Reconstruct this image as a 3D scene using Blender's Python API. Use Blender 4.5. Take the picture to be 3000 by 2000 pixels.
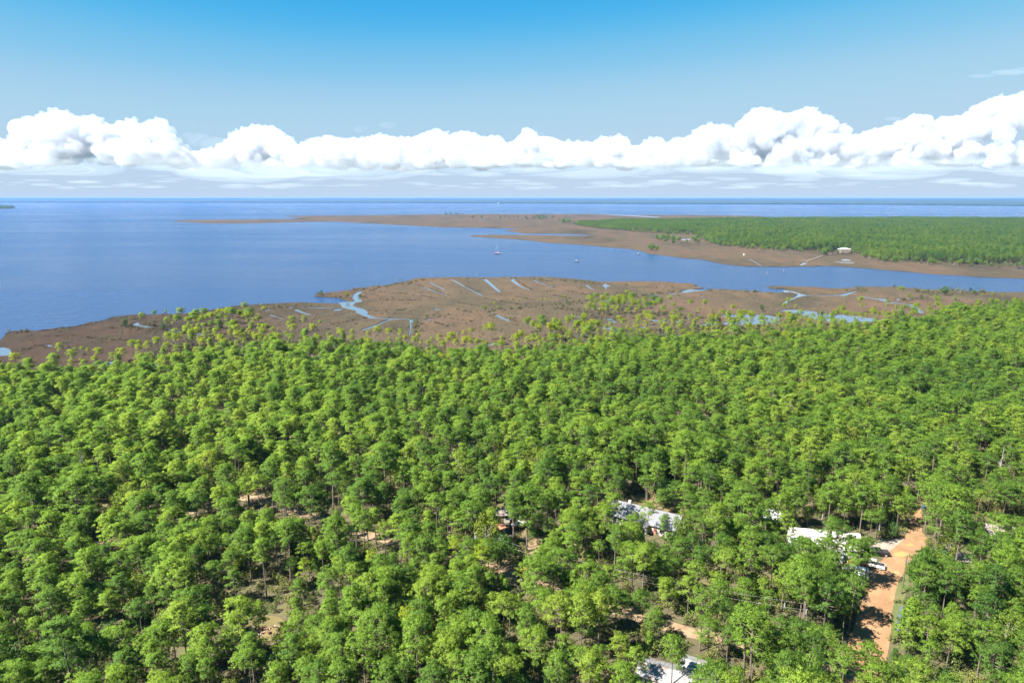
import bpy, math, random
import numpy as np
from mathutils import Vector, Matrix, noise
from mathutils.geometry import delaunay_2d_cdt

# ------------------------------------------------------------------ clear, camera, sky, sun, exposure
scene = bpy.context.scene
for o in list(bpy.data.objects):
    bpy.data.objects.remove(o)
RAD = math.radians
CAM_H, PITCH, FPX = 90.0, math.atan(420.0 / 2000.0), 2000.0     # pixels of the 3000 x 2000 photograph
cam_data = bpy.data.cameras.new('camera')
cam_data.sensor_width = 36.0
cam_data.lens = 24.0
cam_data.clip_start = 1.0
cam_data.clip_end = 120000.0
cam = bpy.data.objects.new('camera', cam_data)
scene.collection.objects.link(cam)
cam.location = (0, 0, CAM_H)
cam.rotation_euler = (math.pi / 2 - PITCH, 0, 0)
scene.camera = cam

SUN_EL, SUN_AZ = 49.0, 241.0        # azimuth clockwise from +Y: sun stands to the left, a little behind the camera
world = bpy.data.worlds.new('World')
scene.world = world
world.use_nodes = True
wn, wl = world.node_tree.nodes, world.node_tree.links
wn.clear()
sky = wn.new('ShaderNodeTexSky')
sky.sky_type = 'NISHITA'
sky.sun_disc = False
sky.sun_elevation = RAD(SUN_EL)
sky.sun_rotation = RAD(SUN_AZ)
sky.altitude = 0
sky.air_density = 0.8
sky.dust_density = 0.0
sky.ozone_density = 10.0
# the photograph's own rendering of that sky: deep azure overhead, paler towards the horizon
sca = wn.new('ShaderNodeVectorMath')
sca.operation = 'SCALE'
sca.inputs['Scale'].default_value = 0.1
cur = wn.new('ShaderNodeRGBCurve')
for ch, pts in ((0, [(0, 0), (.07, .012), (.09, .055), (.122, .22), (.183, .42), (.348, .51), (.6, .54), (1, .56)]),
                (1, [(0, 0), (.12, .25), (.2, .43), (.263, .565), (.364, .665), (.6, .68), (1, .70)]),
                (2, [(0, 0), (.25, .50), (.444, .845), (.6, .85), (1, .85)])):
    cv = cur.mapping.curves[ch]
    cv.points[0].location = pts[0]
    cv.points[1].location = pts[-1]
    for p in pts[1:-1]: cv.points.new(*p)
    for p in cv.points: p.handle_type = 'AUTO_CLAMPED'
cur.mapping.update()
sc2 = wn.new('ShaderNodeVectorMath')
sc2.operation = 'SCALE'
sc2.inputs['Scale'].default_value = 1.56
bg = wn.new('ShaderNodeBackground')
bg.inputs['Strength'].default_value = 0.15
wo = wn.new('ShaderNodeOutputWorld')
wl.new(sky.outputs[0], sca.inputs[0])
wl.new(sca.outputs[0], cur.inputs['Color'])
wl.new(cur.outputs[0], sc2.inputs[0])
wl.new(sc2.outputs[0], bg.inputs['Color'])
wl.new(bg.outputs[0], wo.inputs['Surface'])

sun_data = bpy.data.lights.new('sun', 'SUN')
sun_data.energy = 5.0
sun_data.angle = RAD(0.53)
sun_data.color = (1.0, 0.955, 0.88)
sun = bpy.data.objects.new('sun', sun_data)
scene.collection.objects.link(sun)
az = RAD(SUN_AZ)
sd = Vector((math.sin(az) * math.cos(RAD(SUN_EL)), math.cos(az) * math.cos(RAD(SUN_EL)), math.sin(RAD(SUN_EL))))
sun.rotation_euler = (-sd).to_track_quat('-Z', 'Y').to_euler()
sun.location = sd * 500

vs = scene.view_settings
vs.view_transform = 'Standard'
vs.look = 'None'
vs.exposure = 2.1
vs.gamma = 1.0
vs.use_curve_mapping = False
scene.render.engine = 'CYCLES'
cy = scene.cycles
cy.max_bounces = 9
cy.diffuse_bounces = 6
cy.glossy_bounces = 2
cy.transmission_bounces = 3
cy.volume_bounces = 8
cy.transparent_max_bounces = 8
cy.use_denoising = True
cy.caustics_reflective = False
cy.caustics_refractive = False
cy.sample_clamp_indirect = 6.0

rng = random.Random(7)
nrng = np.random.default_rng(11)
COL = scene.collection


# ------------------------------------------------------------------ helpers
def ray(u, v):
    cx, cyv = (u - 1500.0) / FPX, (1000.0 - v) / FPX
    return Vector((cx, math.cos(PITCH) + cyv * math.sin(PITCH), -math.sin(PITCH) + cyv * math.cos(PITCH)))


def G(u, v, z=0.0):                      # photo pixel -> point on the level ground
    d = ray(u, v)
    t = (z - CAM_H) / d.z
    return (d.x * t, d.y * t)


def proj(x, y, z):                       # world -> photo pixel (used to thin trees where the photograph shows a gap)
    dz = z - CAM_H
    f = y * math.cos(PITCH) - dz * math.sin(PITCH)
    up = y * math.sin(PITCH) + dz * math.cos(PITCH)
    return (1500 + FPX * x / f, 1000 - FPX * up / f, f)


ZOOM = {'A': (0, 840, 3.92), 'B': (600, 800, 3.92), 'C': (1200, 800, 3.92), 'D': (1800, 800, 3.92), 'E': (2400, 780, 3.92),
        'F': (1300, 600, 3.36), 'G': (2000, 600, 3.92), 'H': (2400, 600, 3.92),
        'L': (0, 560, 2.352), 'M': (1000, 560, 2.352), 'N': (2000, 560, 2.352),
        'P': (2200, 1400, 2.614), 'Q': (1400, 1400, 2.614), 'R': (400, 1300, 2.138), 'S': (0, 0, 1.0),
        'T': (1380, 1440, 5.6), 'U': (1720, 1420, 6.918), 'V': (2130, 1480, 5.226), 'W': (2380, 1480, 5.226),
        'X': (2640, 1420, 5.228), 'Y': (1840, 1860, 8.4)}


def px(k, pts):
    x0, y0, s = ZOOM[k]
    return [(x0 + a / s, y0 + b / s) for a, b in pts]


def gp(k, pts, z=0.0):
    return [G(u, v, z) for u, v in px(k, pts)]


def tag(o, label=None, cat=None, group=None, kind=None):
    if label: o['label'] = label
    if cat: o['category'] = cat
    if group: o['group'] = group
    if kind: o['kind'] = kind
    return o


def empty(name, loc=(0, 0, 0), rz=0.0, s=1.0):
    o = bpy.data.objects.new(name, None)
    COL.objects.link(o)
    o.location = loc
    o.rotation_euler = (0, 0, rz)
    o.scale = (s, s, s)
    o.empty_display_size = 0.5
    return o


def link_mesh(name, me, parent=None):
    o = bpy.data.objects.new(name, me)
    COL.objects.link(o)
    if parent: o.parent = parent
    return o


class MB:
    """collects simple shapes into ONE mesh"""
    def __init__(s):
        s.v, s.f, s.m = [], [], []

    def add(s, vs_, fs, mi=0):
        b = len(s.v)
        s.v += [tuple(p) for p in vs_]
        s.f += [tuple(b + i for i in f) for f in fs]
        s.m += [mi] * len(fs)
        return s

    def box(s, c, d, mi=0, rz=0.0, rx=0.0, ry=0.0):
        M = Matrix.Rotation(rz, 3, 'Z') @ Matrix.Rotation(ry, 3, 'Y') @ Matrix.Rotation(rx, 3, 'X')
        pts = []
        for z in (-.5, .5):
            for y in (-.5, .5):
                for x in (-.5, .5):
                    pts.append(Vector(c) + M @ Vector((x * d[0], y * d[1], z * d[2])))
        return s.add(pts, [(0, 2, 3, 1), (4, 5, 7, 6), (0, 1, 5, 4), (2, 6, 7, 3), (0, 4, 6, 2), (1, 3, 7, 5)], mi)

    def tube(s, pts, rad, n=6, mi=0, cap=True):
        pts = [Vector(p) for p in pts]
        rings = []
        for i, p in enumerate(pts):
            d = (pts[min(i + 1, len(pts) - 1)] - pts[max(i - 1, 0)]).normalized()
            a = d.cross(Vector((0, 0, 1)))
            if a.length < 0.05: a = d.cross(Vector((1, 0, 0)))
            a.normalize()
            b = d.cross(a)
            r = rad[i] if isinstance(rad, (list, tuple)) else rad
            rings.append([p + (a * math.cos(2 * math.pi * k / n) + b * math.sin(2 * math.pi * k / n)) * r for k in range(n)])
        vv = [q for R_ in rings for q in R_]
        ff = []
        for i in range(len(pts) - 1):
            for k in range(n):
                ff.append((i * n + k, i * n + (k + 1) % n, (i + 1) * n + (k + 1) % n, (i + 1) * n + k))
        if cap:
            ff.append(tuple(range(n - 1, -1, -1)))
            ff.append(tuple((len(pts) - 1) * n + k for k in range(n)))
        return s.add(vv, ff, mi)

    def prism(s, prof, y0, y1, mi=0, axis='Y'):      # profile in (x,z) extruded along y (or (y,z) along x)
        n = len(prof)
        if axis == 'Y':
            vv = [(a, y0, b) for a, b in prof] + [(a, y1, b) for a, b in prof]
        else:
            vv = [(y0, a, b) for a, b in prof] + [(y1, a, b) for a, b in prof]
        ff = [tuple(range(n)), tuple(range(2 * n - 1, n - 1, -1))]
        ff += [(i, i + n, (i + 1) % n + n, (i + 1) % n) for i in range(n)]
        return s.add(vv, ff, mi)

    def mesh(s, name, mats, smooth=False):
        me = bpy.data.meshes.new(name)
        me.from_pydata(s.v, [], s.f)
        for m_ in (mats if isinstance(mats, (list, tuple)) else [mats]):
            me.materials.append(m_)
        me.polygons.foreach_set('material_index', s.m)
        if smooth:
            me.polygons.foreach_set('use_smooth', [True] * len(s.f))
        me.update()
        return me

    def build(s, name, mats, parent=None, smooth=False):
        return link_mesh(name, s.mesh(name, mats, smooth), parent)


# ------------------------------------------------------------------ materials
def mat(name):
    m = bpy.data.materials.new(name)
    m.use_nodes = True
    nt = m.node_tree
    bs = nt.nodes['Principled BSDF']
    return m, nt, bs


def node(nt, typ, **kw):
    n = nt.nodes.new(typ)
    for k, v in kw.items():
        if k.startswith('i_'):
            n.inputs[k[2:].replace('_', ' ')].default_value = v
        else:
            setattr(n, k, v)
    return n


def ramp(nt, fac, stops):
    r = nt.nodes.new('ShaderNodeValToRGB')
    e = r.color_ramp.elements
    while len(e) < len(stops): e.new(0.5)
    for el, (p, c) in zip(e, stops):
        el.position = p
        el.color = (*c, 1) if len(c) == 3 else c
    nt.links.new(fac, r.inputs[0])
    return r


def wpos(nt, scale=(1, 1, 1)):
    g = nt.nodes.new('ShaderNodeNewGeometry')
    mp = nt.nodes.new('ShaderNodeMapping')
    mp.inputs['Scale'].default_value = scale
    nt.links.new(g.outputs['Position'], mp.inputs['Vector'])
    return mp.outputs[0]


def ntex(nt, vec, scale, detail=4, rough=0.55, dist=0.0):
    n = nt.nodes.new('ShaderNodeTexNoise')
    n.inputs['Scale'].default_value = scale
    n.inputs['Detail'].default_value = detail
    n.inputs['Roughness'].default_value = rough
    n.inputs['Distortion'].default_value = dist
    if vec is not None: nt.links.new(vec, n.inputs['Vector'])
    return n.outputs['Fac']


def mixc(nt, fac, a, b, typ='MIX'):
    m = nt.nodes.new('ShaderNodeMix')
    m.data_type = 'RGBA'
    m.blend_type = typ
    for sock, val in ((m.inputs['Factor'], fac), (m.inputs['A'], a), (m.inputs['B'], b)):
        if hasattr(val, 'is_output'): nt.links.new(val, sock)
        elif isinstance(val, (int, float)): sock.default_value = val
        else: sock.default_value = (*val, 1)
    return m.outputs['Result']


def mnode(nt, op, a, b=None, clamp=False):
    m = nt.nodes.new('ShaderNodeMath')
    m.operation = op
    m.use_clamp = clamp
    for i, v in enumerate((a, b)):
        if v is None: continue
        if hasattr(v, 'is_output'): nt.links.new(v, m.inputs[i])
        else: m.inputs[i].default_value = v
    return m.outputs[0]


def plain(name, col, rough=0.6, metal=0.0, var=0.12, scale=3.0, bump=0.0):
    m, nt, bs = mat(name)
    tc = nt.nodes.new('ShaderNodeTexCoord')
    f = ntex(nt, tc.outputs['Object'], scale, 5)
    lo = tuple(max(0, c * (1 - var)) for c in col)
    hi = tuple(min(1, c * (1 + var)) for c in col)
    r = ramp(nt, f, [(0.3, lo), (0.7, hi)])
    nt.links.new(r.outputs[0], bs.inputs['Base Color'])
    bs.inputs['Roughness'].default_value = rough
    bs.inputs['Metallic'].default_value = metal
    if bump:
        b = nt.nodes.new('ShaderNodeBump')
        b.inputs['Strength'].default_value = bump
        nt.links.new(f, b.inputs['Height'])
        nt.links.new(b.outputs[0], bs.inputs['Normal'])
    return m


def foliage(name, stops, trans=0.35, patch=0.5, rough=0.6):
    """leaf colour varies from tree to tree and slowly over the stand"""
    m, nt, bs = mat(name)
    oi = nt.nodes.new('ShaderNodeObjectInfo')
    pt = ntex(nt, oi.outputs['Location'], 0.012, 3)
    pt2 = mnode(nt, 'MULTIPLY_ADD', pt, 2.2)
    pt2.node.inputs[2].default_value = -0.6
    f = mnode(nt, 'ADD', mnode(nt, 'MULTIPLY', oi.outputs['Random'], 1 - patch), mnode(nt, 'MULTIPLY', pt2, patch), True)
    r = ramp(nt, f, stops)
    tc = nt.nodes.new('ShaderNodeTexCoord')
    cl = ntex(nt, tc.outputs['Object'], 0.9, 3)
    k = ramp(nt, cl, [(0.3, (0.72, 0.74, 0.7)), (0.7, (1.22, 1.18, 1.1))])
    col = mixc(nt, 1.0, r.outputs[0], k.outputs[0], 'MULTIPLY')
    nt.links.new(col, bs.inputs['Base Color'])
    bs.inputs['Roughness'].default_value = rough
    bs.inputs['Specular IOR Level'].default_value = 0.25
    tr = nt.nodes.new('ShaderNodeBsdfTranslucent')
    tcol = mixc(nt, 1.0, col, (1.3, 1.25, 0.7), 'MULTIPLY')
    nt.links.new(tcol, tr.inputs['Color'])
    mx = nt.nodes.new('ShaderNodeMixShader')
    mx.inputs[0].default_value = trans
    out = nt.nodes['Material Output']
    nt.links.new(bs.outputs[0], mx.inputs[1])
    nt.links.new(tr.outputs[0], mx.inputs[2])
    nt.links.new(mx.outputs[0], out.inputs['Surface'])
    return m


M = {}
M['needle'] = foliage('pine_needles', [(0.0, (0.060, 0.145, 0.030)), (0.25, (0.110, 0.205, 0.032)), (0.6, (0.175, 0.285, 0.038)), (0.85, (0.235, 0.325, 0.045)), (1.0, (0.275, 0.315, 0.055))], 0.52, 0.45)
M['needle_wet'] = foliage('marsh_pine_needles', [(0.0, (0.15, 0.24, 0.018)), (0.6, (0.22, 0.29, 0.02)), (1.0, (0.27, 0.30, 0.028))], 0.45)
M['oak'] = foliage('oak_leaves', [(0.0, (0.022, 0.062, 0.012)), (0.5, (0.045, 0.10, 0.016)), (1.0, (0.075, 0.13, 0.02))], 0.25)
M['broad'] = foliage('broad_leaves', [(0.0, (0.08, 0.15, 0.018)), (0.5, (0.14, 0.195, 0.022)), (1.0, (0.20, 0.22, 0.035))], 0.4)
M['scrub'] = foliage('scrub_leaves', [(0.0, (0.045, 0.08, 0.014)), (0.35, (0.08, 0.115, 0.022)), (0.65, (0.14, 0.15, 0.038)), (1.0, (0.19, 0.165, 0.065))], 0.25)
M['marsh_scrub'] = foliage('marsh_scrub_leaves', [(0.0, (0.045, 0.055, 0.02)), (0.5, (0.10, 0.10, 0.05)), (1.0, (0.20, 0.175, 0.10))], 0.2)
M['rush'] = foliage('dark_rush_blades', [(0.0, (0.045, 0.034, 0.020)), (1.0, (0.085, 0.064, 0.038))], 0.15)
M['far'] = foliage('far_pine_needles', [(0.0, (0.030, 0.085, 0.024)), (0.40, (0.085, 0.165, 0.028)), (1.0, (0.17, 0.24, 0.036))], 0.45, 0.6)
M['bark'] = plain('pine_bark', (0.115, 0.088, 0.068), 0.9, 0, 0.4, 1.5)
M['bark_pale'] = plain('weathered_wood_bark', (0.17, 0.155, 0.135), 0.9, 0, 0.25, 2.0)


def mat_marsh():
    m, nt, bs = mat('marsh_grass')
    big = ntex(nt, wpos(nt, (1, 0.45, 1)), 0.009, 6, 0.62, 0.6)
    mid = ntex(nt, wpos(nt, (1, 0.5, 1)), 0.06, 6, 0.65, 0.4)
    fine = ntex(nt, wpos(nt, (1, 0.35, 1)), 0.9, 5, 0.7)
    c1 = ramp(nt, big, [(0.28, (0.032, 0.0262, 0.0165)), (0.40, (0.048, 0.0385, 0.0235)), (0.50, (0.061, 0.0465, 0.0288)), (0.58, (0.073, 0.0490, 0.0305)), (0.66, (0.060, 0.0460, 0.0272)), (0.76, (0.049, 0.0445, 0.0190))])
    c2 = ramp(nt, mid, [(0.25, (0.68, 0.72, 0.72)), (0.5, (1, 1, 1)), (0.75, (1.32, 1.26, 1.2))])
    c3 = ramp(nt, fine, [(0.25, (0.5, 0.5, 0.5)), (0.75, (1.5, 1.5, 1.45))])
    c = mixc(nt, 1.0, mixc(nt, 1.0, c1.outputs[0], c2.outputs[0], 'MULTIPLY'), c3.outputs[0], 'MULTIPLY')
    # the peat-dark point towards the bay's open shore: x below about -120 m
    g = nt.nodes.new('ShaderNodeNewGeometry')
    sx = nt.nodes.new('ShaderNodeSeparateXYZ')
    nt.links.new(g.outputs['Position'], sx.inputs[0])
    wob = mnode(nt, 'MULTIPLY', ntex(nt, wpos(nt), 0.012, 4), 160)
    xx = mnode(nt, 'ADD', sx.outputs['X'], wob)
    d = nt.nodes.new('ShaderNodeMapRange')
    d.inputs['From Min'].default_value = -190
    d.inputs['From Max'].default_value = -10
    nt.links.new(xx, d.inputs['Value'])
    far = nt.nodes.new('ShaderNodeMapRange')
    far.inputs['From Min'].default_value = 850
    far.inputs['From Max'].default_value = 1000
    nt.links.new(sx.outputs['Y'], far.inputs['Value'])
    dd = mnode(nt, 'MAXIMUM', d.outputs[0], far.outputs[0])
    c = mixc(nt, dd, mixc(nt, 1.0, c, (0.52, 0.50, 0.54), 'MULTIPLY'), c)
    nt.links.new(c, bs.inputs['Base Color'])
    bs.inputs['Roughness'].default_value = 0.95
    bs.inputs['Specular IOR Level'].default_value = 0.1
    b = nt.nodes.new('ShaderNodeBump')
    b.inputs['Strength'].default_value = 0.9
    b.inputs['Distance'].default_value = 0.8
    nt.links.new(mnode(nt, 'ADD', fine, mid), b.inputs['Height'])
    nt.links.new(b.outputs[0], bs.inputs['Normal'])
    return m


def mat_floor():
    m, nt, bs = mat('forest_floor')
    a = ntex(nt, wpos(nt), 0.05, 5, 0.6)
    b_ = ntex(nt, wpos(nt), 0.6, 6, 0.7)
    c1 = ramp(nt, a, [(0.3, (0.040, 0.036, 0.014)), (0.55, (0.070, 0.060, 0.026)), (0.72, (0.085, 0.082, 0.026))])
    c2 = ramp(nt, b_, [(0.25, (0.5, 0.5, 0.5)), (0.75, (1.45, 1.4, 1.35))])
    nt.links.new(mixc(nt, 1.0, c1.outputs[0], c2.outputs[0], 'MULTIPLY'), bs.inputs['Base Color'])
    bs.inputs['Roughness'].default_value = 0.95
    bp = nt.nodes.new('ShaderNodeBump')
    bp.inputs['Strength'].default_value = 0.8
    bp.inputs['Distance'].default_value = 0.4
    nt.links.new(b_, bp.inputs['Height'])
    nt.links.new(bp.outputs[0], bs.inputs['Normal'])
    return m


def mat_dirt(name, c0, c1, c2):
    m, nt, bs = mat(name)
    a = ntex(nt, wpos(nt), 0.22, 5, 0.6, 0.5)
    b_ = ntex(nt, wpos(nt), 2.2, 6, 0.7)
    r = ramp(nt, a, [(0.28, c0), (0.5, c1), (0.72, c2)])
    k = ramp(nt, b_, [(0.25, (0.75, 0.74, 0.72)), (0.75, (1.15, 1.15, 1.15))])
    nt.links.new(mixc(nt, 1.0, r.outputs[0], k.outputs[0], 'MULTIPLY'), bs.inputs['Base Color'])
    bs.inputs['Roughness'].default_value = 0.95
    bp = nt.nodes.new('ShaderNodeBump')
    bp.inputs['Strength'].default_value = 0.5
    bp.inputs['Distance'].default_value = 0.15
    nt.links.new(b_, bp.inputs['Height'])
    nt.links.new(bp.outputs[0], bs.inputs['Normal'])
    return m


def mat_water():
    m, nt, bs = mat('bay_water')
    w1 = ntex(nt, wpos(nt, (0.5, 1, 1)), 0.16, 4, 0.6, 0.3)
    w2 = ntex(nt, wpos(nt, (0.6, 1, 1)), 0.9, 3, 0.6)
    band = ntex(nt, wpos(nt, (0.22, 1, 1)), 0.0035, 5, 0.6, 1.2)
    r = ramp(nt, band, [(0.3, (0.010, 0.028, 0.074)), (0.7, (0.020, 0.044, 0.102))])
    nt.links.new(r.outputs[0], bs.inputs['Base Color'])
    rr = nt.nodes.new('ShaderNodeMapRange')
    rr.inputs['From Min'].default_value = 0.3
    rr.inputs['From Max'].default_value = 0.7
    rr.inputs['To Min'].default_value = 0.16
    rr.inputs['To Max'].default_value = 0.30
    nt.links.new(band, rr.inputs['Value'])
    nt.links.new(rr.outputs[0], bs.inputs['Roughness'])
    bs.inputs['IOR'].default_value = 1.33
    bs.inputs['Specular IOR Level'].default_value = 0.32
    bp = nt.nodes.new('ShaderNodeBump')
    bp.inputs['Strength'].default_value = 1.0
    bp.inputs['Distance'].default_value = 1.3
    nt.links.new(mnode(nt, 'ADD', w1, mnode(nt, 'MULTIPLY', w2, 0.35)), bp.inputs['Height'])
    nt.links.new(bp.outputs[0], bs.inputs['Normal'])
    return m


M['marsh'] = mat_marsh()
M['floor'] = mat_floor()
M['road'] = mat_dirt('orange_dirt', (0.155, 0.082, 0.036), (0.205, 0.112, 0.052), (0.245, 0.145, 0.072))
M['lane'] = mat_dirt('sandy_dirt', (0.140, 0.092, 0.050), (0.200, 0.134, 0.076), (0.255, 0.180, 0.110))
M['gravel'] = mat_dirt('grey_gravel', (0.148, 0.121, 0.094), (0.202, 0.168, 0.134), (0.242, 0.208, 0.174))
M['lawn'] = mat_dirt('dry_lawn', (0.081, 0.074, 0.020), (0.121, 0.094, 0.034), (0.162, 0.111, 0.050))
M['verge'] = mat_dirt('green_verge', (0.047, 0.067, 0.014), (0.074, 0.087, 0.023), (0.107, 0.094, 0.034))
M['water'] = mat_water()


def mat_creek():
    m, nt, bs = mat('creek_water')
    f = ntex(nt, wpos(nt), 0.5, 3)
    r = ramp(nt, f, [(0.3, (0.06, 0.08, 0.105)), (0.7, (0.075, 0.10, 0.13))])
    nt.links.new(r.outputs[0], bs.inputs['Base Color'])
    bs.inputs['Roughness'].default_value = 0.06
    bs.inputs['IOR'].default_value = 1.33
    bp = nt.nodes.new('ShaderNodeBump')
    bp.inputs['Strength'].default_value = 0.12
    bp.inputs['Distance'].default_value = 0.2
    nt.links.new(f, bp.inputs['Height'])
    nt.links.new(bp.outputs[0], bs.inputs['Normal'])
    return m


M['creek'] = mat_creek()
M['puddle'] = plain('muddy_puddle', (0.30, 0.185, 0.075), 0.12, 0, 0.05)

# ------------------------------------------------------------------ SETTING: water, marsh, land
def roughen(pts, amp=0.012, step=0.03, seed=0):
    """break straight traced edges into a natural shoreline; amp and step in fractions of the distance from the origin"""
    out = []
    n = len(pts)
    for i in range(n):
        a, b = Vector(pts[i]), Vector(pts[(i + 1) % n])
        L = (b - a).length
        d = max(60.0, (a + b).length / 2)
        if d > 5000:
            out.append(tuple(a)); continue
        k = max(1, min(14, int(L / (d * step))))
        for j in range(k):
            p = a.lerp(b, j / k)
            q = noise.noise_vector(Vector((p.x * 0.05 + seed, p.y * 0.03, seed))) * (d * amp * 0.45)
            q2 = noise.noise_vector(Vector((p.x * 0.2 + seed, p.y * 0.12, seed + 9))) * (d * amp * 0.25)
            out.append((p.x + q.x + q2.x, p.y + (q.y + q2.y) * 2.0))
    return out


def strip(k, pts, w):
    """polyline traced in the photograph -> ribbon polygon w metres wide on the ground"""
    g = [Vector(p) for p in gp(k, pts)]
    L, R_ = [], []
    for i, p in enumerate(g):
        d = (g[min(i + 1, len(g) - 1)] - g[max(i - 1, 0)]).normalized()
        nrm = Vector((-d.y, d.x))
        ww = (w[i] if isinstance(w, (list, tuple)) else w) * 0.5
        L.append(tuple(p + nrm * ww)); R_.append(tuple(p - nrm * ww))
    return L + R_[::-1]


def inside(p, poly):
    x, y = p
    c = False
    j = len(poly) - 1
    for i in range(len(poly)):
        xi, yi = poly[i]; xj, yj = poly[j]
        if (yi > y) != (yj > y) and x < (xj - xi) * (y - yi) / (yj - yi) + xi:
            c = not c
        j = i
    return c


def sheet(name, outline, holes, z, material, skirt=0.0, grid=None, kind='structure'):
    """flat land sheet with the holes cut out and a bank round every edge"""
    vs2, es, fs = [], [], []
    for poly in [outline] + holes:
        b = len(vs2)
        ar = sum(p[0] * q[1] - q[0] * p[1] for p, q in zip(poly, poly[1:] + poly[:1]))
        if ar < 0: poly = poly[::-1]          # counter-clockwise
        vs2 += [Vector(p) for p in poly]
        fs.append([b + i for i in range(len(poly))])
    V, E, F, ov, oe, of = delaunay_2d_cdt(vs2, [], fs, 1, 1e-4)
    tris = []
    for f, o in zip(F, of):
        if 0 not in o: continue
        if any(i > 0 for i in o): continue
        tris.append(f)
    verts = [(v.x, v.y, z) for v in V]
    faces = [tuple(f) for f in tris]
    if skirt:
        cnt = {}
        for f in faces:
            for i in range(len(f)):
                e = (f[i], f[(i + 1) % len(f)])
                cnt[tuple(sorted(e))] = cnt.get(tuple(sorted(e)), []) + [e]
        low = {}
        extra = []
        for k_, lst in cnt.items():
            if len(lst) == 1:
                a, b = lst[0]
                for q in (a, b):
                    if q not in low:
                        low[q] = len(verts); verts.append((verts[q][0], verts[q][1], z - skirt))
                extra.append((b, a, low[a], low[b]))
        faces += extra
    used = sorted({i for f in faces for i in f})
    re = {o_: n_ for n_, o_ in enumerate(used)}
    me = bpy.data.meshes.new(name)
    me.from_pydata([verts[i] for i in used], [], [tuple(re[i] for i in f) for f in faces])
    me.materials.append(material)
    me.update()
    o = link_mesh(name, me)
    tag(o, kind=kind)
    return o


# the bay: one sheet out to the horizon
wm = MB()
wm.add([(-45000, -800, 0), (45000, -800, 0), (45000, 30000, 0), (-45000, 30000, 0)], [(0, 1, 2, 3)])
tag(wm.build('water', M['water']), kind='structure')

shore = (gp('S', [(-500, 1075), (-120, 1035)]) + gp('A', [(-60, 660), (15, 600), (60, 535), (120, 515), (200, 510), (300, 508), (400, 510), (560, 490), (640, 482), (700, 470), (810, 465), (880, 455), (960, 435), (1050, 410), (1150, 400), (1230, 378), (1260, 355), (1340, 342), (1460, 335), (1500, 326), (1700, 322), (1900, 318), (2000, 320), (2150, 310), (2340, 290)])
         + gp('B', [(60, 430), (170, 405), (330, 382), (500, 372), (650, 362), (800, 352), (960, 343), (1130, 340), (1250, 346), (1400, 350), (1540, 350), (1712, 328), (1640, 322), (1570, 300), (1530, 285), (1400, 275), (1290, 272), (1250, 262), (1300, 240), (1400, 228), (1500, 215), (1640, 200), (1740, 182), (1830, 168), (1960, 155), (2100, 145), (2200, 120), (2330, 90)])
         + gp('C', [(60, 65), (200, 55), (450, 50), (700, 52), (1000, 52), (1480, 45), (1700, 55), (1900, 68), (2000, 80), (2150, 95), (2340, 100)])
         + gp('D', [(250, 97), (470, 95), (600, 100), (740, 113), (860, 120), (940, 128), (955, 135), (910, 148), (1000, 165), (1010, 172), (930, 190), (860, 196), (840, 218), (920, 215), (1000, 205), (1060, 203), (1100, 185), (1180, 188), (1330, 195), (1600, 212), (1760, 222), (1960, 228), (2060, 232), (2140, 240), (2080, 215), (1980, 200), (1940, 182), (1870, 185), (1760, 172), (1750, 166), (1790, 155), (1880, 150), (2050, 155), (2330, 165)])
         + gp('E', [(100, 255), (200, 258), (340, 250), (420, 237), (560, 240), (700, 242), (880, 238), (1000, 250), (1200, 265), (1600, 285), (1900, 298), (2352, 303)]) + gp('S', [(3300, 862), (3700, 870)]))
land = shore + [(900, 300), (700, -400), (-700, -400), (-450, 200)]
holes = []
def hole(k, pts, seed=1): holes.append(roughen(gp(k, pts), 0.004, 0.02, seed + len(holes)))
def canal(k, pts, w): holes.append(roughen(strip(k, pts, w), 0.0016, 0.03, len(holes)))

hole('B', [(1530, 340), (1712, 322), (1715, 318), (1685, 292), (1690, 265), (1720, 235), (1760, 212), (1800, 205), (1825, 207), (1800, 230), (1768, 255), (1765, 275), (1790, 300), (1808, 318), (1800, 332), (1730, 345), (1705, 375), (1760, 392), (1830, 410), (1870, 440), (1875, 470), (1910, 490), (1960, 510), (2050, 516), (2352, 522), (2352, 534), (2130, 530), (1870, 522), (1862, 512), (1800, 485), (1730, 455), (1725, 432), (1620, 410), (1572, 395), (1555, 372)])
canal('C', [(0, 528), (170, 530), (250, 520), (340, 511), (395, 526)], 2.6)
hole('C', [(-10, 534), (42, 534), (32, 580), (22, 640), (14, 716), (0, 716), (6, 640)])
canal('C', [(190, 533), (245, 552)], 2.2)
canal('C', [(450, 72), (500, 84), (640, 160), (740, 212), (835, 260)], [5, 3, 2.8, 3, 3.4])
canal('C', [(840, 68), (880, 84), (960, 150), (1000, 190), (1040, 224)], [9, 5, 4.5, 4, 2])
canal('C', [(1195, 66), (1190, 90), (1260, 145), (1320, 172), (1395, 200)], [9, 5, 3.6, 3, 2])
canal('C', [(1405, 82), (1440, 92), (1560, 135), (1685, 181)], [7, 4, 2.6, 2])
canal('C', [(60, 140), (200, 180), (330, 225), (470, 267)], [2, 3, 3, 2])
canal('C', [(230, 105), (320, 150), (403, 194)], 2.6)
hole('C', [(1998, 135), (2040, 133), (2060, 155), (2125, 195), (2120, 200), (2060, 175), (2020, 150)])
hole('C', [(2195, 145), (2240, 118), (2255, 130), (2300, 142), (2295, 155), (2262, 165), (2265, 186), (2238, 187), (2246, 165), (2215, 152)])
canal('C', [(2080, 128), (2200, 130)], 3)
hole('C', [(900, 452), (945, 450), (950, 462), (915, 468)])
canal('C', [(985, 478), (1070, 520), (1145, 554)], 4.0)
hole('C', [(245, 416), (300, 410), (372, 418), (360, 428), (280, 428)])
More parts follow.
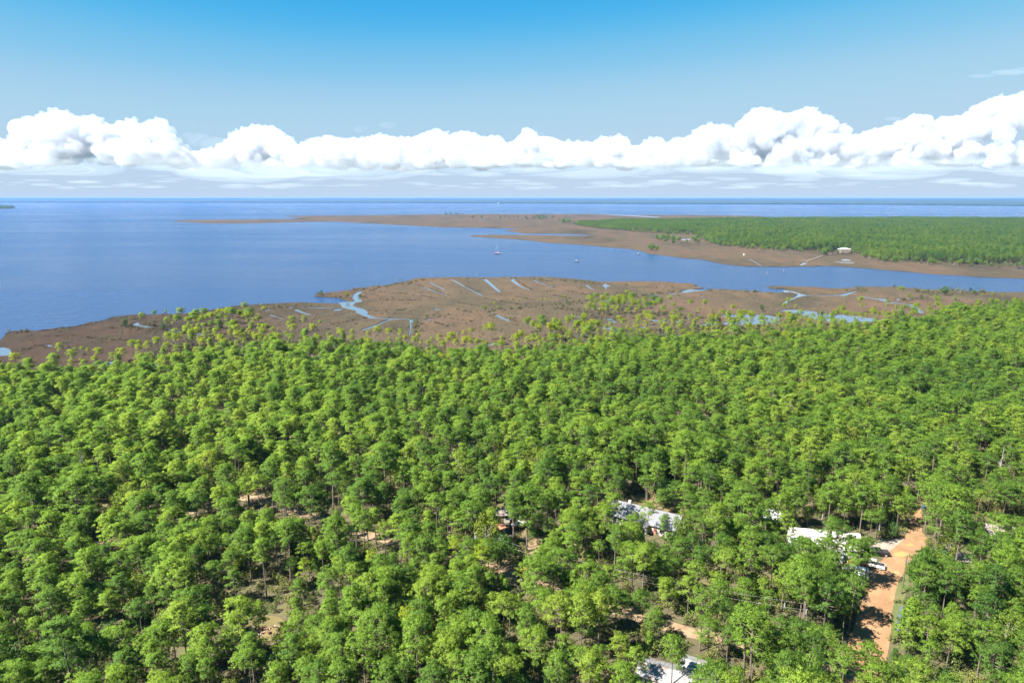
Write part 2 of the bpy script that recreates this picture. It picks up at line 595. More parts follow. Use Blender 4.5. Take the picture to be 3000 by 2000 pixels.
hole('C', [(1835, 502), (1870, 495), (2000, 502), (2005, 512), (1880, 512)])
canal('C', [(2280, 518), (2310, 545), (2352, 580)], 5)
hole('C', [(2215, 328), (2245, 318), (2262, 300), (2352, 305), (2352, 314), (2280, 318), (2240, 332)])
hole('D', [(70, 302), (130, 288), (180, 286), (160, 300)])
canal('D', [(395, 268), (440, 262), (490, 253)], 9)
canal('D', [(622, 243), (700, 234)], 9)
canal('D', [(735, 230), (800, 222), (870, 205), (940, 192)], [4, 7, 13, 18])
canal('D', [(190, 155), (330, 160), (420, 165)], 3)
canal('D', [(490, 172), (620, 182), (810, 188)], 3)
hole('D', [(980, 272), (1010, 258), (1020, 270), (1000, 278)])
hole('D', [(1940, 200), (2000, 200), (2080, 216), (2150, 240), (2200, 250), (2352, 257), (2352, 264), (2240, 262), (2180, 268), (2100, 288), (2030, 312), (1960, 354), (1900, 360), (1930, 335), (2000, 300), (2070, 275), (2088, 248), (2060, 232), (1960, 222)])
hole('E', [(-30, 335), (160, 330), (240, 325), (300, 310), (400, 288), (445, 280), (430, 292), (330, 325), (320, 342), (430, 346), (500, 347), (560, 358), (680, 370), (775, 370), (765, 395), (830, 412), (1000, 433), (1095, 440), (1130, 470), (1190, 505), (1200, 530), (1150, 550), (1120, 520), (1100, 490), (1050, 460), (980, 442), (900, 434), (810, 427), (740, 405), (680, 388), (540, 366), (450, 360), (400, 350), (220, 340), (-30, 345)])
hole('E', [(885, 375), (945, 370), (930, 392), (915, 400)])
hole('E', [(1550, 530), (1590, 520), (1640, 532), (1590, 540)])
hole('D', [(1210, 485), (1290, 475), (1420, 480), (1560, 468), (1740, 480), (1905, 512), (1905, 580), (1700, 592), (1440, 602), (1240, 594), (1245, 562), (1380, 557), (1445, 540), (1430, 520), (1330, 505), (1240, 498)])
hole('D', [(1855, 426), (2050, 418), (2180, 430), (2340, 445), (2352, 548), (2250, 525), (2150, 482), (1960, 442)])
hole('E', [(-5, 536), (100, 545), (300, 555), (430, 570), (600, 595), (770, 630), (720, 640), (600, 645), (440, 658), (300, 652), (100, 645), (-5, 610)])
hole('E', [(720, 700), (770, 690), (780, 715), (730, 725)])
hole('D', [(890, 620), (960, 592), (1060, 575), (1220, 560), (1235, 592), (1040, 605)])
hole('D', [(695, 572), (720, 548), (860, 558), (820, 570)])
hole('D', [(390, 528), (500, 540), (650, 562), (560, 570), (430, 552)])
hole('D', [(785, 514), (905, 520), (850, 531)])
hole('D', [(-10, 640), (75, 622), (65, 655), (-10, 672)])
hole('D', [(280, 612), (380, 620), (340, 642)])
hole('D', [(510, 688), (620, 700), (580, 718)])
hole('D', [(690, 715), (760, 710), (740, 740), (700, 740)])
hole('C', [(2195, 618), (2330, 616), (2352, 655), (2260, 652)])
hole('C', [(1880, 712), (2050, 698), (2060, 712), (1950, 730)])
hole('C', [(880, 815), (1010, 795), (1020, 830), (900, 830)])
canal('B', [(155, 478), (240, 467)], 5)
canal('B', [(395, 453), (540, 440)], 5)
canal('B', [(685, 429), (765, 421)], 6)
canal('B', [(955, 396), (1015, 402)], 5)
canal('B', [(1050, 402), (1300, 398), (1450, 402), (1590, 402)], [3, 6, 4, 4])
canal('B', [(1030, 415), (1110, 450), (1212, 482)], 3.4)
hole('B', [(1455, 432), (1490, 416), (1560, 410), (1600, 412), (1540, 436)])
canal('B', [(730, 478), (830, 505), (915, 526)], 2.6)
canal('B', [(1795, 660), (1900, 625), (2000, 590), (2060, 560), (2140, 532)], [3, 4, 2.5, 3, 3])
hole('B', [(1060, 664), (1160, 648), (1240, 650), (1150, 668)])
hole('B', [(1565, 472), (1640, 466), (1640, 482)])
hole('B', [(1940, 190), (1975, 180), (1985, 186), (1900, 205)])
hole('A', [(1520, 442), (1545, 418), (1605, 400), (1588, 425), (1625, 445), (1790, 465), (1680, 470), (1560, 452)])
canal('A', [(1945, 490), (2010, 505), (2060, 522)], 4)
canal('A', [(2190, 538), (2350, 552)], 4)
hole('A', [(2235, 460), (2350, 450), (2350, 465), (2270, 470)])
canal('A', [(525, 668), (595, 687)], 3)
hole('A', [(-200, 690), (60, 693), (112, 708), (130, 737), (118, 785), (60, 800), (-200, 805)])
hole('A', [(1080, 885), (1200, 862), (1360, 845), (1300, 885), (1190, 930), (1140, 965)])
hole('A', [(1560, 900), (1720, 870), (1900, 880), (1760, 930), (1600, 940)])
hole('A', [(-300, 800), (-200, 800), (-200, 690), (-300, 690)])

LZ = 0.35
sheet('marsh', roughen(land, 0.006, 0.02, 3), holes, LZ, M['marsh'], 0.9)
# still water in the creeks, canals and pools, a hair above the bay's sheet
for i_, h_ in enumerate(holes):
    sheet('creek', h_, [], 0.02 + 0.004 * (i_ % 7), M['creek'])

# forest floor, laid just above the marsh
edge_px = [(-500, 1125), (-100, 1122), (0, 1118), (130, 1120), (250, 1108), (400, 1088), (520, 1062), (640, 1040), (760, 1032), (850, 1028), (1000, 1024), (1200, 1030), (1330, 1048), (1450, 1048), (1550, 1040), (1650, 1030), (1750, 1015), (1900, 1006), (2050, 1002), (2200, 998), (2350, 985), (2450, 982), (2560, 972), (2680, 955), (2800, 940), (2900, 932), (3000, 922), (3300, 905), (3700, 900)]
edge_px = [(u, v + (20 if 500 < u < 2500 else 12 if 200 < u <= 500 or 2500 <= u < 2800 else 0)) for u, v in edge_px]
forest_edge = [G(u, v) for u, v in edge_px]
forest_poly = forest_edge + [(700, 250), (420, -20), (330, -60), (-330, -60), (-420, -20), (-400, 200)]
floor_out = roughen(forest_poly, 0.02, 0.02, 21)
sheet('forest_floor', floor_out, [h for h in holes if sum(inside(p, forest_poly) for p in h) > 0], LZ + 0.12, M['floor'], 0.1)

# far peninsula
pen = (gp('L', [(1180, 207), (1250, 200), (1500, 198), (2000, 194), (2090, 184), (1960, 174), (2000, 170), (2352, 168)])
       + gp('M', [(300, 165), (700, 160), (1100, 158), (1500, 158)]) + gp('F', [(1400, 92), (1700, 100), (2352, 101)])
       + gp('G', [(600, 124), (830, 130)]) + gp('S', [(2300, 640), (2500, 640), (2800, 640), (3000, 642), (3500, 646), (4200, 648)]) + gp('S', [(4200, 840), (3400, 822)])
       + gp('H', [(2352, 848), (1850, 832), (1600, 812), (1300, 795), (900, 762), (600, 735), (350, 715), (0, 700)])
       + gp('G', [(1500, 710), (1000, 713), (760, 710), (600, 697), (480, 680), (340, 655), (250, 632), (0, 612)])
       + gp('F', [(2180, 500), (2030, 485), (1940, 455), (1850, 438), (1680, 425), (1480, 405), (1300, 390), (1030, 375), (960, 365), (800, 345), (600, 332), (400, 322), (258, 308), (300, 300), (500, 297), (900, 300), (1240, 305), (1530, 302), (1440, 300), (1380, 290), (1240, 287), (780, 282), (700, 268), (600, 255), (740, 235), (400, 228), (0, 222)])
       + gp('L', [(2352, 212), (2200, 210), (2000, 215), (1700, 222), (1450, 222), (1300, 215)]))
pholes = []
def phole(k, pts): pholes.append(gp(k, pts))
phole('G', [(1345, 688), (1352, 700), (1380, 690), (1420, 680), (1480, 692), (1490, 687), (1400, 668), (1560, 610), (1540, 610), (1390, 658), (1345, 668), (1380, 672)])
phole('G', [(755, 622), (780, 625), (915, 700), (905, 704)])
phole('G', [(1800, 630), (1860, 622), (1940, 635), (1930, 645), (1850, 642)])
phole('G', [(1670, 652), (1760, 652), (1980, 662), (1960, 672), (1830, 668), (1760, 660)])
phole('G', [(2040, 660), (2140, 660), (2130, 670), (2060, 670)])
phole('G', [(1255, 656), (1300, 657), (1302, 662), (1260, 661)])
phole('F', [(1540, 92), (1900, 105), (2150, 122), (2090, 128), (1950, 118), (1700, 104)])
phole('F', [(1830, 130), (1880, 130), (1870, 136), (1840, 136)])
phole('F', [(335, 150), (410, 151), (408, 156), (338, 155)])
phole('F', [(2220, 305), (2262, 304), (2262, 309), (2222, 310)])
phole('G', [(-10, 392), (60, 388), (105, 390), (70, 405), (-10, 408)])
for h_ in pholes: sheet('far_pool', h_, [], 0.03, M['creek'])
phole('H', [(2260, 735), (2352, 728), (2352, 740), (2290, 742)])
sheet('peninsula', roughen(pen, 0.004, 0.012, 31), pholes, LZ + 0.05, M['marsh'], 0.9)


# roads and clearings: each a sheet a few cm above the floor
FZ = LZ + 0.12
def patch(name, k, pts, z, material, amp=0.004):
    return sheet(name, roughen(gp(k, pts), amp, 0.012, len(name)), [], z, material, 0.03)

main_left = [(1243, 215), (1238, 300), (1192, 400), (1162, 470), (1100, 540), (1060, 575), (1010, 640), (950, 700), (900, 770), (880, 830), (880, 900), (845, 980), (805, 1080), (780, 1180), (740, 1300), (690, 1420), (640, 1568), (560, 1700)]
main_right = [(1005, 1700), (1010, 1568), (1035, 1400), (1060, 1250), (1078, 1150), (1085, 1050), (1097, 950), (1112, 880), (1132, 810), (1166, 740), (1205, 660), (1255, 600), (1320, 530), (1345, 470), (1295, 420), (1310, 330), (1312, 215)]
main_road = gp('P', main_left + main_right)
patch('dirt_road', 'P', main_left + main_right, FZ + 0.05, M['road'])
patch('gravel_apron', 'P', [(1010, 485), (1160, 468), (1230, 480), (1130, 560), (1060, 600), (1010, 600), (930, 560), (900, 500)], FZ + 0.035, M['gravel'])
patch('road_verge', 'P', [(1250, 590), (1300, 620), (1260, 700), (1215, 800), (1190, 900), (1170, 1000), (1150, 1200), (1060, 1200), (1090, 950), (1120, 830), (1160, 720), (1200, 650)], FZ + 0.03, M['verge'])
pl_px = px('R', [(-300, 690), (-120, 610), (30, 550), (170, 497), (350, 430), (470, 388), (560, 360), (640, 345), (760, 350), (870, 395), (990, 435), (1150, 485), (1330, 545), (1430, 575), (1560, 605), (1700, 650), (1800, 685), (1960, 725)]) + px('Q', [(0, 700), (130, 705), (250, 720), (330, 765), (420, 812), (600, 890), (800, 950), (950, 985), (1140, 1045), (1270, 1085), (1400, 1130), (1600, 1190), (1800, 1235), (2000, 1270)]) + px('P', [(100, 1310), (380, 1380), (700, 1500), (850, 1530)])
lane_poly = strip('S', pl_px, 3.8)
sheet('sandy_lane', roughen(lane_poly, 0.003, 0.012, 5), [], FZ + 0.06, M['lane'], 0.03)
spur_poly = strip('R', [(640, 345), (760, 300), (860, 250), (930, 205)], 3.2)
sheet('sandy_track', roughen(spur_poly, 0.003, 0.012, 6), [], FZ + 0.064, M['lane'], 0.03)
patch('bare_dirt', 'Q', [(190, 640), (310, 650), (330, 800), (200, 790)], FZ + 0.068, M['lane'])
patch('yard', 'Q', [(330, 540), (420, 480), (560, 430), (700, 430), (720, 470), (520, 540), (440, 590), (350, 590)], FZ + 0.04, M['lane'])
patch('lawn', 'Q', [(1120, 150), (1330, 120), (1560, 160), (1640, 220), (1560, 300), (1440, 270), (1300, 220), (1140, 190)], FZ + 0.045, M['lawn'])
patch('yard_grass', 'Q', [(270, 370), (380, 320), (420, 420), (300, 480)], FZ + 0.04, M['lawn'])
patch('clearing', 'R', [(600, 1090), (760, 1080), (900, 1100), (960, 1160), (900, 1240), (700, 1260), (590, 1200)], FZ + 0.04, M['lawn'])
for k_, pts_ in (('P', [(1085, 590), (1150, 572), (1210, 590), (1180, 615), (1110, 615)]), ('P', [(1080, 735), (1120, 722), (1145, 745), (1110, 762), (1085, 755)]), ('P', [(1180, 520), (1230, 510), (1250, 525), (1200, 535)])):
    patch('puddle', k_, pts_, FZ + 0.066, M['puddle'], 0.001)
patch('roadside_ditch', 'P', [(1140, 990), (1168, 1000), (1160, 1060), (1125, 1180), (1103, 1185), (1120, 1060)], FZ + 0.05, M['creek'], 0.002)

# ------------------------------------------------------------------ TREES: prototypes
def tris_mesh(name, V, mats, mi=None, nrm=None):
    """V: (n,3,3) triangle corners"""
    n = len(V)
    me = bpy.data.meshes.new(name)
    me.vertices.add(n * 3)
    me.vertices.foreach_set('co', np.ascontiguousarray(V, dtype=np.float32).ravel())
    me.loops.add(n * 3)
    me.loops.foreach_set('vertex_index', np.arange(n * 3, dtype=np.int32))
    me.polygons.add(n)
    me.polygons.foreach_set('loop_start', np.arange(0, n * 3, 3, dtype=np.int32))
    for m_ in mats: me.materials.append(m_)
    if mi is not None: me.polygons.foreach_set('material_index', mi.astype(np.int32))
    me.update()
    if nrm is not None:                 # foliage shades like the rounded mass it forms
        me.polygons.foreach_set('use_smooth', [True] * n)
        me.normals_split_custom_set(np.repeat(nrm, 3, axis=0).tolist())
    return me


def tufts(centres, dirs, outs, n_per, length, width, spread, r):
    """needle brushes: n_per thin lozenge blades per tuft, fanned round its direction and facing out of the crown"""
    C = np.repeat(np.array(centres), n_per, axis=0)
    D = np.repeat(np.array(dirs), n_per, axis=0)
    O = np.repeat(np.array(outs), n_per, axis=0)
    k = len(C)
    d = D + r.normal(0, spread, (k, 3))
    d /= np.linalg.norm(d, axis=1, keepdims=True) + 1e-9
    s = np.cross(d, O + r.normal(0, .45, (k, 3)))
    s /= np.linalg.norm(s, axis=1, keepdims=True) + 1e-9
    L = (length * r.uniform(0.7, 1.2, (k, 1)))
    W = (width * r.uniform(0.7, 1.3, (k, 1)))
    t = C + d * L
    m1 = C + d * L * 0.5 + s * W
    m2 = C + d * L * 0.5 - s * W
    T1 = np.stack([C - d * 0.1 * L, m1, t], 1)
    T2 = np.stack([C - d * 0.1 * L, t, m2], 1)
    N_ = O + r.normal(0, .28, (k, 3))
    N_ /= np.linalg.norm(N_, axis=1, keepdims=True) + 1e-9
    return np.concatenate([T1, T2]), np.concatenate([N_, N_])


def leaf_cards(centres, n_per, rad, size, r):
    C = np.repeat(np.array(centres), n_per, axis=0)
    k = len(C)
    off = r.normal(0, 1, (k, 3))
    off /= np.linalg.norm(off, axis=1, keepdims=True) + 1e-9
    C = C + off * (rad * r.uniform(0.55, 1.0, (k, 1)))
    nrm = off + r.normal(0, 0.6, (k, 3))
    nrm[:, 2] += 0.3
    nrm /= np.linalg.norm(nrm, axis=1, keepdims=True) + 1e-9
    u = np.cross(nrm, r.normal(0, 1, (k, 3)))
    u /= np.linalg.norm(u, axis=1, keepdims=True) + 1e-9
    v = np.cross(nrm, u)
    S = size * r.uniform(0.6, 1.3, (k, 1))
    p0, p1, p2, p3 = C - u * S, C - v * S * 0.55, C + u * S, C + v * S * 0.55
    N_ = nrm * .55 + off * .45
    N_[:, 2] += .15
    N_ /= np.linalg.norm(N_, axis=1, keepdims=True) + 1e-9
    return np.concatenate([np.stack([p0, p1, p2], 1), np.stack([p0, p2, p3], 1)]), np.concatenate([N_, N_])


def tube_tris(mb):
    out = []
    for f in mb.f:
        for i in range(1, len(f) - 1):
            out.append([mb.v[f[0]], mb.v[f[i]], mb.v[f[i + 1]]])
    return np.array(out, dtype=float)


def pine(seed, H, R, base, shape='round', clump_n=3, tuft_n=8, blades=10, needle=0.50, width=0.040, limbs=32, lean=0.5, fill=1.0):
    """slash/loblolly pine: bare bole, ascending limbs, each ending in small domes of needle brushes.  returns trunk tris, crown tris"""
    r = np.random.default_rng(seed)
    mb = MB()
    bx_, by_ = r.normal(0, lean), r.normal(0, lean)
    def axis(t):
        return Vector((bx_ * t * t + 0.18 * math.sin(3 * t + seed), by_ * t * t + 0.18 * math.cos(2.3 * t + seed), H * t))
    r0 = 0.0115 * H
    mb.tube([axis(t) for t in (0, .2, .4, .6, .8, .97)], [r0 * 1.15, r0 * .9, r0 * .75, r0 * .6, r0 * .4, 0.03], 7)
    cs, ds, os_ = [], [], []
    ga = r.uniform(0, 6)
    for i in range(limbs):
        t = (i + r.uniform(-.3, .3)) / limbs
        t = min(max(t, 0.0), 1.0)
        h = base + (1 - base) * t ** 0.8 * 0.93
        if shape == 'round': rr = R * math.sqrt(max(.03, 1 - max(0, (t - .18) / .85) ** 2)) * (.72 + .28 * min(1, t / .2))
        elif shape == 'flat': rr = R * math.sqrt(max(.06, 1 - max(0, (t - .15) / .88) ** 2))
        else: rr = R * (1.0 - 0.82 * t) + 0.3
        rr *= r.uniform(0.62, 1.10)
        ga += 2.4 + r.normal(0, .35)
        el = (0.10 + 0.50 * t) + r.normal(0, .12)
        if shape == 'flat': el = 0.25 + .25 * t + r.normal(0, .1)
        p0 = axis(min(h, .97))
        d = Vector((math.cos(ga) * math.cos(el), math.sin(ga) * math.cos(el), math.sin(el)))
        p1 = p0 + d * rr * 0.6 + Vector((0, 0, -0.04 * rr))
        p2 = p0 + d * rr + Vector((0, 0, 0.08 * rr))
        mb.tube([p0, p1, p2], [0.045 * rr * .5 + .025, 0.035, 0.015], 4, cap=False)
        out = Vector((d.x * (.9 - .5 * t), d.y * (.9 - .5 * t), .75 + .4 * t)).normalized()
        for c_i in range(clump_n):
            q = (1.0, .74, .5, .86)[c_i % 4] * r.uniform(.93, 1.04)
            c0 = (p0.lerp(p1, q / 0.6) if q < 0.6 else p1.lerp(p2, (q - 0.6) / 0.4))
            sw = rr * .26
            c0 = c0 + Vector((r.normal(0, sw), r.normal(0, sw), abs(r.normal(0, .12)))) * (0 if c_i == 0 else 1)
            cr_ = r.uniform(.52, .80) * fill
            for j in range(tuft_n):
                a, b_ = r.uniform(0, 6.28), r.uniform(0, 1)
                c = c0 + Vector((math.cos(a) * cr_ * math.sqrt(b_), math.sin(a) * cr_ * math.sqrt(b_), .34 * cr_ * (1 - b_) + r.normal(0, .05)))
                cs.append(tuple(c))
                o_ = (out + Vector((math.cos(a) * b_ * .7, math.sin(a) * b_ * .7, .1)) + Vector(tuple(r.normal(0, .15, 3)))).normalized()
                dd = Vector((d.x * .7 + math.cos(a) * b_ * .7, d.y * .7 + math.sin(a) * b_ * .7, 0.55))
                ds.append(tuple(dd.normalized())); os_.append(tuple(o_))
    for j in range(8):
        cs.append(tuple(axis(0.975) + Vector(tuple(r.normal(0, .3, 3))))); ds.append((0, 0, 1)); os_.append(tuple(Vector(tuple(r.normal(0, .5, 3) + np.array([0, 0, 1.0]))).normalized()))
    return tube_tris(mb), tufts(cs, ds, os_, blades, needle, width, 0.55, r)


def broadleaf(seed, H, R, base=0.22, clumps=60, cards=26, size=0.2, squash=0.8, crad=None):
    r = np.random.default_rng(seed)
    mb = MB()
    r0 = 0.022 * H
    mb.tube([(0, 0, 0), (0.1, 0.05, H * .2), (0.0, 0.1, H * .42), (0.1, 0, H * .7)], [r0 * 1.3, r0, r0 * .8, r0 * .3], 7)
    cs = []
    cz = H * (base + (1 - base) * 0.52)
    hz = H * (1 - base) * 0.5
    for i in range(clumps):
        v = r.normal(0, 1, 3)
        v /= np.linalg.norm(v)
        q = r.uniform(0.45, 1.0) ** 0.6
        lob = 0.82 + 0.25 * noise.noise(Vector(tuple(v * 1.6 + seed)))
        c = np.array([v[0] * R * q * lob, v[1] * R * q * lob, cz + v[2] * hz * q * lob])
        if c[2] < H * base * 0.8: c[2] = H * base * 0.8 + r.uniform(0, .5)
        cs.append(c)
    for i in range(0, clumps, 5):
        c = cs[i]
        s_ = Vector((0.05, 0.05, H * r.uniform(.25, .5)))
        e_ = Vector(tuple(c)) * 0.96
        mb.tube([s_, s_.lerp(e_, .5) + Vector((0, 0, .3)), e_], [r0 * .45, r0 * .25, .02], 4, cap=False)
    return tube_tris(mb), leaf_cards(cs, cards, crad or R * 0.27, size, r)


def snag(seed, H):
    r = np.random.default_rng(seed)
    mb = MB()
    mb.tube([(0, 0, 0), (.1, .1, H * .35), (.05, -.1, H * .7), (.2, 0, H)], [H * .016, H * .013, H * .009, .03], 7)
    for i in range(13):
        t = r.uniform(.4, .97)
        a, el, L = r.uniform(0, 6.28), r.uniform(.1, .9), H * r.uniform(.10, .26) * (1.25 - t)
        p0 = Vector((.08, 0, H * t))
        d = Vector((math.cos(a) * math.cos(el), math.sin(a) * math.cos(el), math.sin(el)))
        p1 = p0 + d * L
        mb.tube([p0, p0 + d * L * .5 + Vector((0, 0, .1)), p1 + Vector((0, 0, L * .3))], [.09, .06, .025], 4, cap=False)
        for s_ in (-1, 1):
            d2 = Vector((math.cos(a + s_ * .8), math.sin(a + s_ * .8), .5))
            q = p0 + d * L * .6
            mb.tube([q, q + d2 * L * .4], [.045, .02], 3, cap=False)
    return mb


PROTO = bpy.data.collections.new('tree_kinds')          # sources for the far wood's scattered trees, never placed by themselves


class Kind:
    def __init__(s, name, tr, cr, mat_leaf, mat_bark, H, R, base):
        s.name, s.H, s.R, s.base = name, H, R, base
        s.trunk = tris_mesh(name + '_trunk', tr, [mat_bark])
        cr, cn = cr
        s.crown = tris_mesh(name + '_crown', cr, [mat_leaf], None, cn)
        both = np.concatenate([tr, cr])
        mi = np.concatenate([np.zeros(len(tr)), np.ones(len(cr))])
        tn = np.cross(tr[:, 1] - tr[:, 0], tr[:, 2] - tr[:, 0])
        tn /= np.linalg.norm(tn, axis=1, keepdims=True) + 1e-9
        s.joined = tris_mesh(name + '_whole', both, [mat_bark, mat_leaf], mi, np.concatenate([tn, cn]))


KIND = {}
def add_kind(key, name, parts, leaf, bark, H, R, base):
    KIND[key] = Kind(name, parts[0], parts[1], leaf, bark, H, R, base)

add_kind('p0', 'round_pine', pine(1, 15, 3.3, .58), M['needle'], M['bark'], 15, 3.3, .58)
add_kind('p1', 'tall_pine', pine(2, 17.5, 3.0, .63, limbs=30), M['needle'], M['bark'], 17.5, 3.0, .63)
add_kind('p2', 'broad_pine', pine(3, 16, 4.2, .52, limbs=44, clump_n=4), M['needle'], M['bark'], 16, 4.2, .52)
add_kind('p3', 'flat_pine', pine(4, 14.5, 3.4, .72, 'flat', limbs=26), M['needle'], M['bark'], 14.5, 3.4, .72)
add_kind('p4', 'slim_pine', pine(5, 13.5, 2.0, .52, limbs=24), M['needle'], M['bark'], 13.5, 2.0, .52)
add_kind('p5', 'cone_pine', pine(6, 11, 2.4, .2, 'cone', limbs=40), M['needle'], M['bark'], 11, 2.4, .2)
add_kind('p6', 'leaning_pine', pine(7, 16.5, 3.3, .65, limbs=28, lean=1.3), M['needle'], M['bark'], 16.5, 3.3, .65)
add_kind('p7', 'full_pine', pine(8, 14.5, 3.7, .46, limbs=42, clump_n=4), M['needle'], M['bark'], 14.5, 3.7, .46)
add_kind('p8', 'open_pine', pine(9, 17, 3.5, .58, limbs=22, clump_n=3), M['needle'], M['bark'], 17, 3.5, .58)
add_kind('w0', 'umbrella_pine', pine(11, 12.5, 2.9, .72, 'flat', limbs=15), M['needle_wet'], M['bark'], 12.5, 2.9, .72)
add_kind('w1', 'thin_pine', pine(12, 11, 1.9, .62, limbs=13, clump_n=2), M['needle_wet'], M['bark'], 11, 1.9, .62)
add_kind('o0', 'live_oak', broadleaf(21, 11, 4.8, .14, 95, 34, .24, 1, 1.25), M['oak'], M['bark'], 11, 4.8, .14)
add_kind('o1', 'evergreen_tree', broadleaf(22, 10, 3.2, .12, 70, 30, .22, 1, 1.0), M['oak'], M['bark'], 10, 3.2, .12)
add_kind('b0', 'leafy_tree', broadleaf(23, 12, 3.4, .25, 75, 28, .21, 1, 0.95), M['broad'], M['bark_pale'], 12, 3.4, .25)
add_kind('s0', 'bush', broadleaf(31, 2.6, 1.5, .05, 22, 16, .17, 1, .5), M['scrub'], M['bark'], 2.6, 1.5, .05)
add_kind('s1', 'tall_bush', broadleaf(32, 4.2, 1.6, .06, 30, 16, .17, 1, .5), M['scrub'], M['bark'], 4.2, 1.6, .06)
add_kind('s2', 'low_bush', broadleaf(33, 1.6, 1.7, .05, 18, 16, .16, 1, .45), M['scrub'], M['bark'], 1.6, 1.7, .05)
add_kind('m0', 'marsh_bush', broadleaf(34, 2.2, 1.6, .05, 20, 14, .19, 1, .5), M['marsh_scrub'], M['bark_pale'], 2.2, 1.6, .05)
add_kind('m1', 'marsh_bush_low', broadleaf(35, 1.5, 1.5, .05, 14, 12, .19, 1, .45), M['marsh_scrub'], M['bark_pale'], 1.5, 1.5, .05)
rr_ = np.random.default_rng(5)
rc_ = np.stack([rr_.normal(0, .8, 60), rr_.normal(0, .8, 60), np.zeros(60)], 1)
add_kind('r0', 'rushes', (tube_tris(MB().tube([(0, 0, 0), (0, 0, .3)], .02, 3)), tufts(rc_, np.tile([0, 0, 1.0], (60, 1)), np.tile([0, -.5, .5], (60, 1)), 3, 1.0, .05, .25, rr_)), M['rush'], M['bark'], 1, 1, 0)
fr = dict(tuft_n=3, clump_n=2, blades=6, needle=.95, width=.16, fill=1.5)
add_kind('f0', 'far_round_pine', pine(41, 15, 3.8, .42, limbs=24, **fr), M['far'], M['bark'], 15, 3.8, .42)
add_kind('f1', 'far_broad_pine', pine(42, 14, 4.4, .36, limbs=24, **fr), M['far'], M['bark'], 14, 4.4, .36)
add_kind('f2', 'far_tall_pine', pine(43, 17, 3.2, .45, limbs=24, **fr), M['far'], M['bark'], 17, 3.2, .45)
add_kind('f3', 'far_leafy_tree', broadleaf(44, 12, 4.2, .1, 34, 16, .55, 1, 1.3), M['far'], M['bark'], 12, 4.2, .1)
add_kind('f4', 'far_dark_tree', broadleaf(46, 11, 3.8, .1, 30, 16, .5, 1, 1.2), M['oak'], M['bark'], 11, 3.8, .1)
add_kind('d0', 'grey_thicket', broadleaf(45, 6, 2.4, .06, 26, 12, .22, 1, .7), M['marsh_scrub'], M['bark_pale'], 6, 2.4, .06)


def scatter(name, pts, keys, kind_label, parent=None):
    """ONE object: pts rows (x, y, z, rot, scale, key index); its points carry whole trees"""
    col = bpy.data.collections.new(name + '_kinds')
    for i, k in enumerate(keys):
        nm = '%s_%02d_%s' % (name, i, KIND[k].name)
        col.objects.link(bpy.data.objects.new(nm, KIND[k].joined))
    A_ = np.array(pts, dtype=np.float32)
    me = bpy.data.meshes.new(name)
    me.vertices.add(len(A_))
    me.vertices.foreach_set('co', np.ascontiguousarray(A_[:, :3]).ravel())
    for nm, c, ty in (('rot', 3, 'FLOAT'), ('siz', 4, 'FLOAT')):
        at = me.attributes.new(nm, ty, 'POINT')
        at.data.foreach_set('value', np.ascontiguousarray(A_[:, c]))
    at = me.attributes.new('idx', 'INT', 'POINT')
    at.data.foreach_set('value', A_[:, 5].astype(np.int32))
    o = link_mesh(name, me, parent)
    ng = bpy.data.node_groups.new(name, 'GeometryNodeTree')
    ng.interface.new_socket('Geometry', in_out='INPUT', socket_type='NodeSocketGeometry')
    ng.interface.new_socket('Geometry', in_out='OUTPUT', socket_type='NodeSocketGeometry')
    N = ng.nodes
    gi, go = N.new('NodeGroupInput'), N.new('NodeGroupOutput')
    ci = N.new('GeometryNodeCollectionInfo')
    ci.inputs['Collection'].default_value = col
    ci.inputs['Separate Children'].default_value = True
    ci.inputs['Reset Children'].default_value = True
    ip = N.new('GeometryNodeInstanceOnPoints')
    ip.inputs['Pick Instance'].default_value = True
    def attr(nm, ty):
        a = N.new('GeometryNodeInputNamedAttribute')
        a.data_type = ty
        a.inputs['Name'].default_value = nm
        return a.outputs['Attribute']
    cx = N.new('ShaderNodeCombineXYZ')
    L = ng.links
    L.new(attr('rot', 'FLOAT'), cx.inputs['Z'])
    L.new(gi.outputs[0], ip.inputs['Points'])
    L.new(ci.outputs[0], ip.inputs['Instance'])
    L.new(attr('idx', 'INT'), ip.inputs['Instance Index'])
    L.new(cx.outputs[0], ip.inputs['Rotation'])
    L.new(attr('siz', 'FLOAT'), ip.inputs['Scale'])
    L.new(ip.outputs[0], go.inputs[0])
    md = o.modifiers.new('scatter', 'NODES')
    md.node_group = ng
    tag(o, kind_label[0], kind_label[1], kind='stuff')
    return o


def plant(key, name, x, y, s, rz, label, cat='tree', group=None, z=FZ, rx=0.0):
    """a tree of its own: Empty at the foot > trunk, crown"""
    K = KIND[key]
    e = empty(name, (x, y, z - 0.05), rz, s)
    e.rotation_euler[0] = rx
    link_mesh('trunk', K.trunk, e)
    link_mesh('crown', K.crown, e)
    tag(e, label, cat, group)
    return e


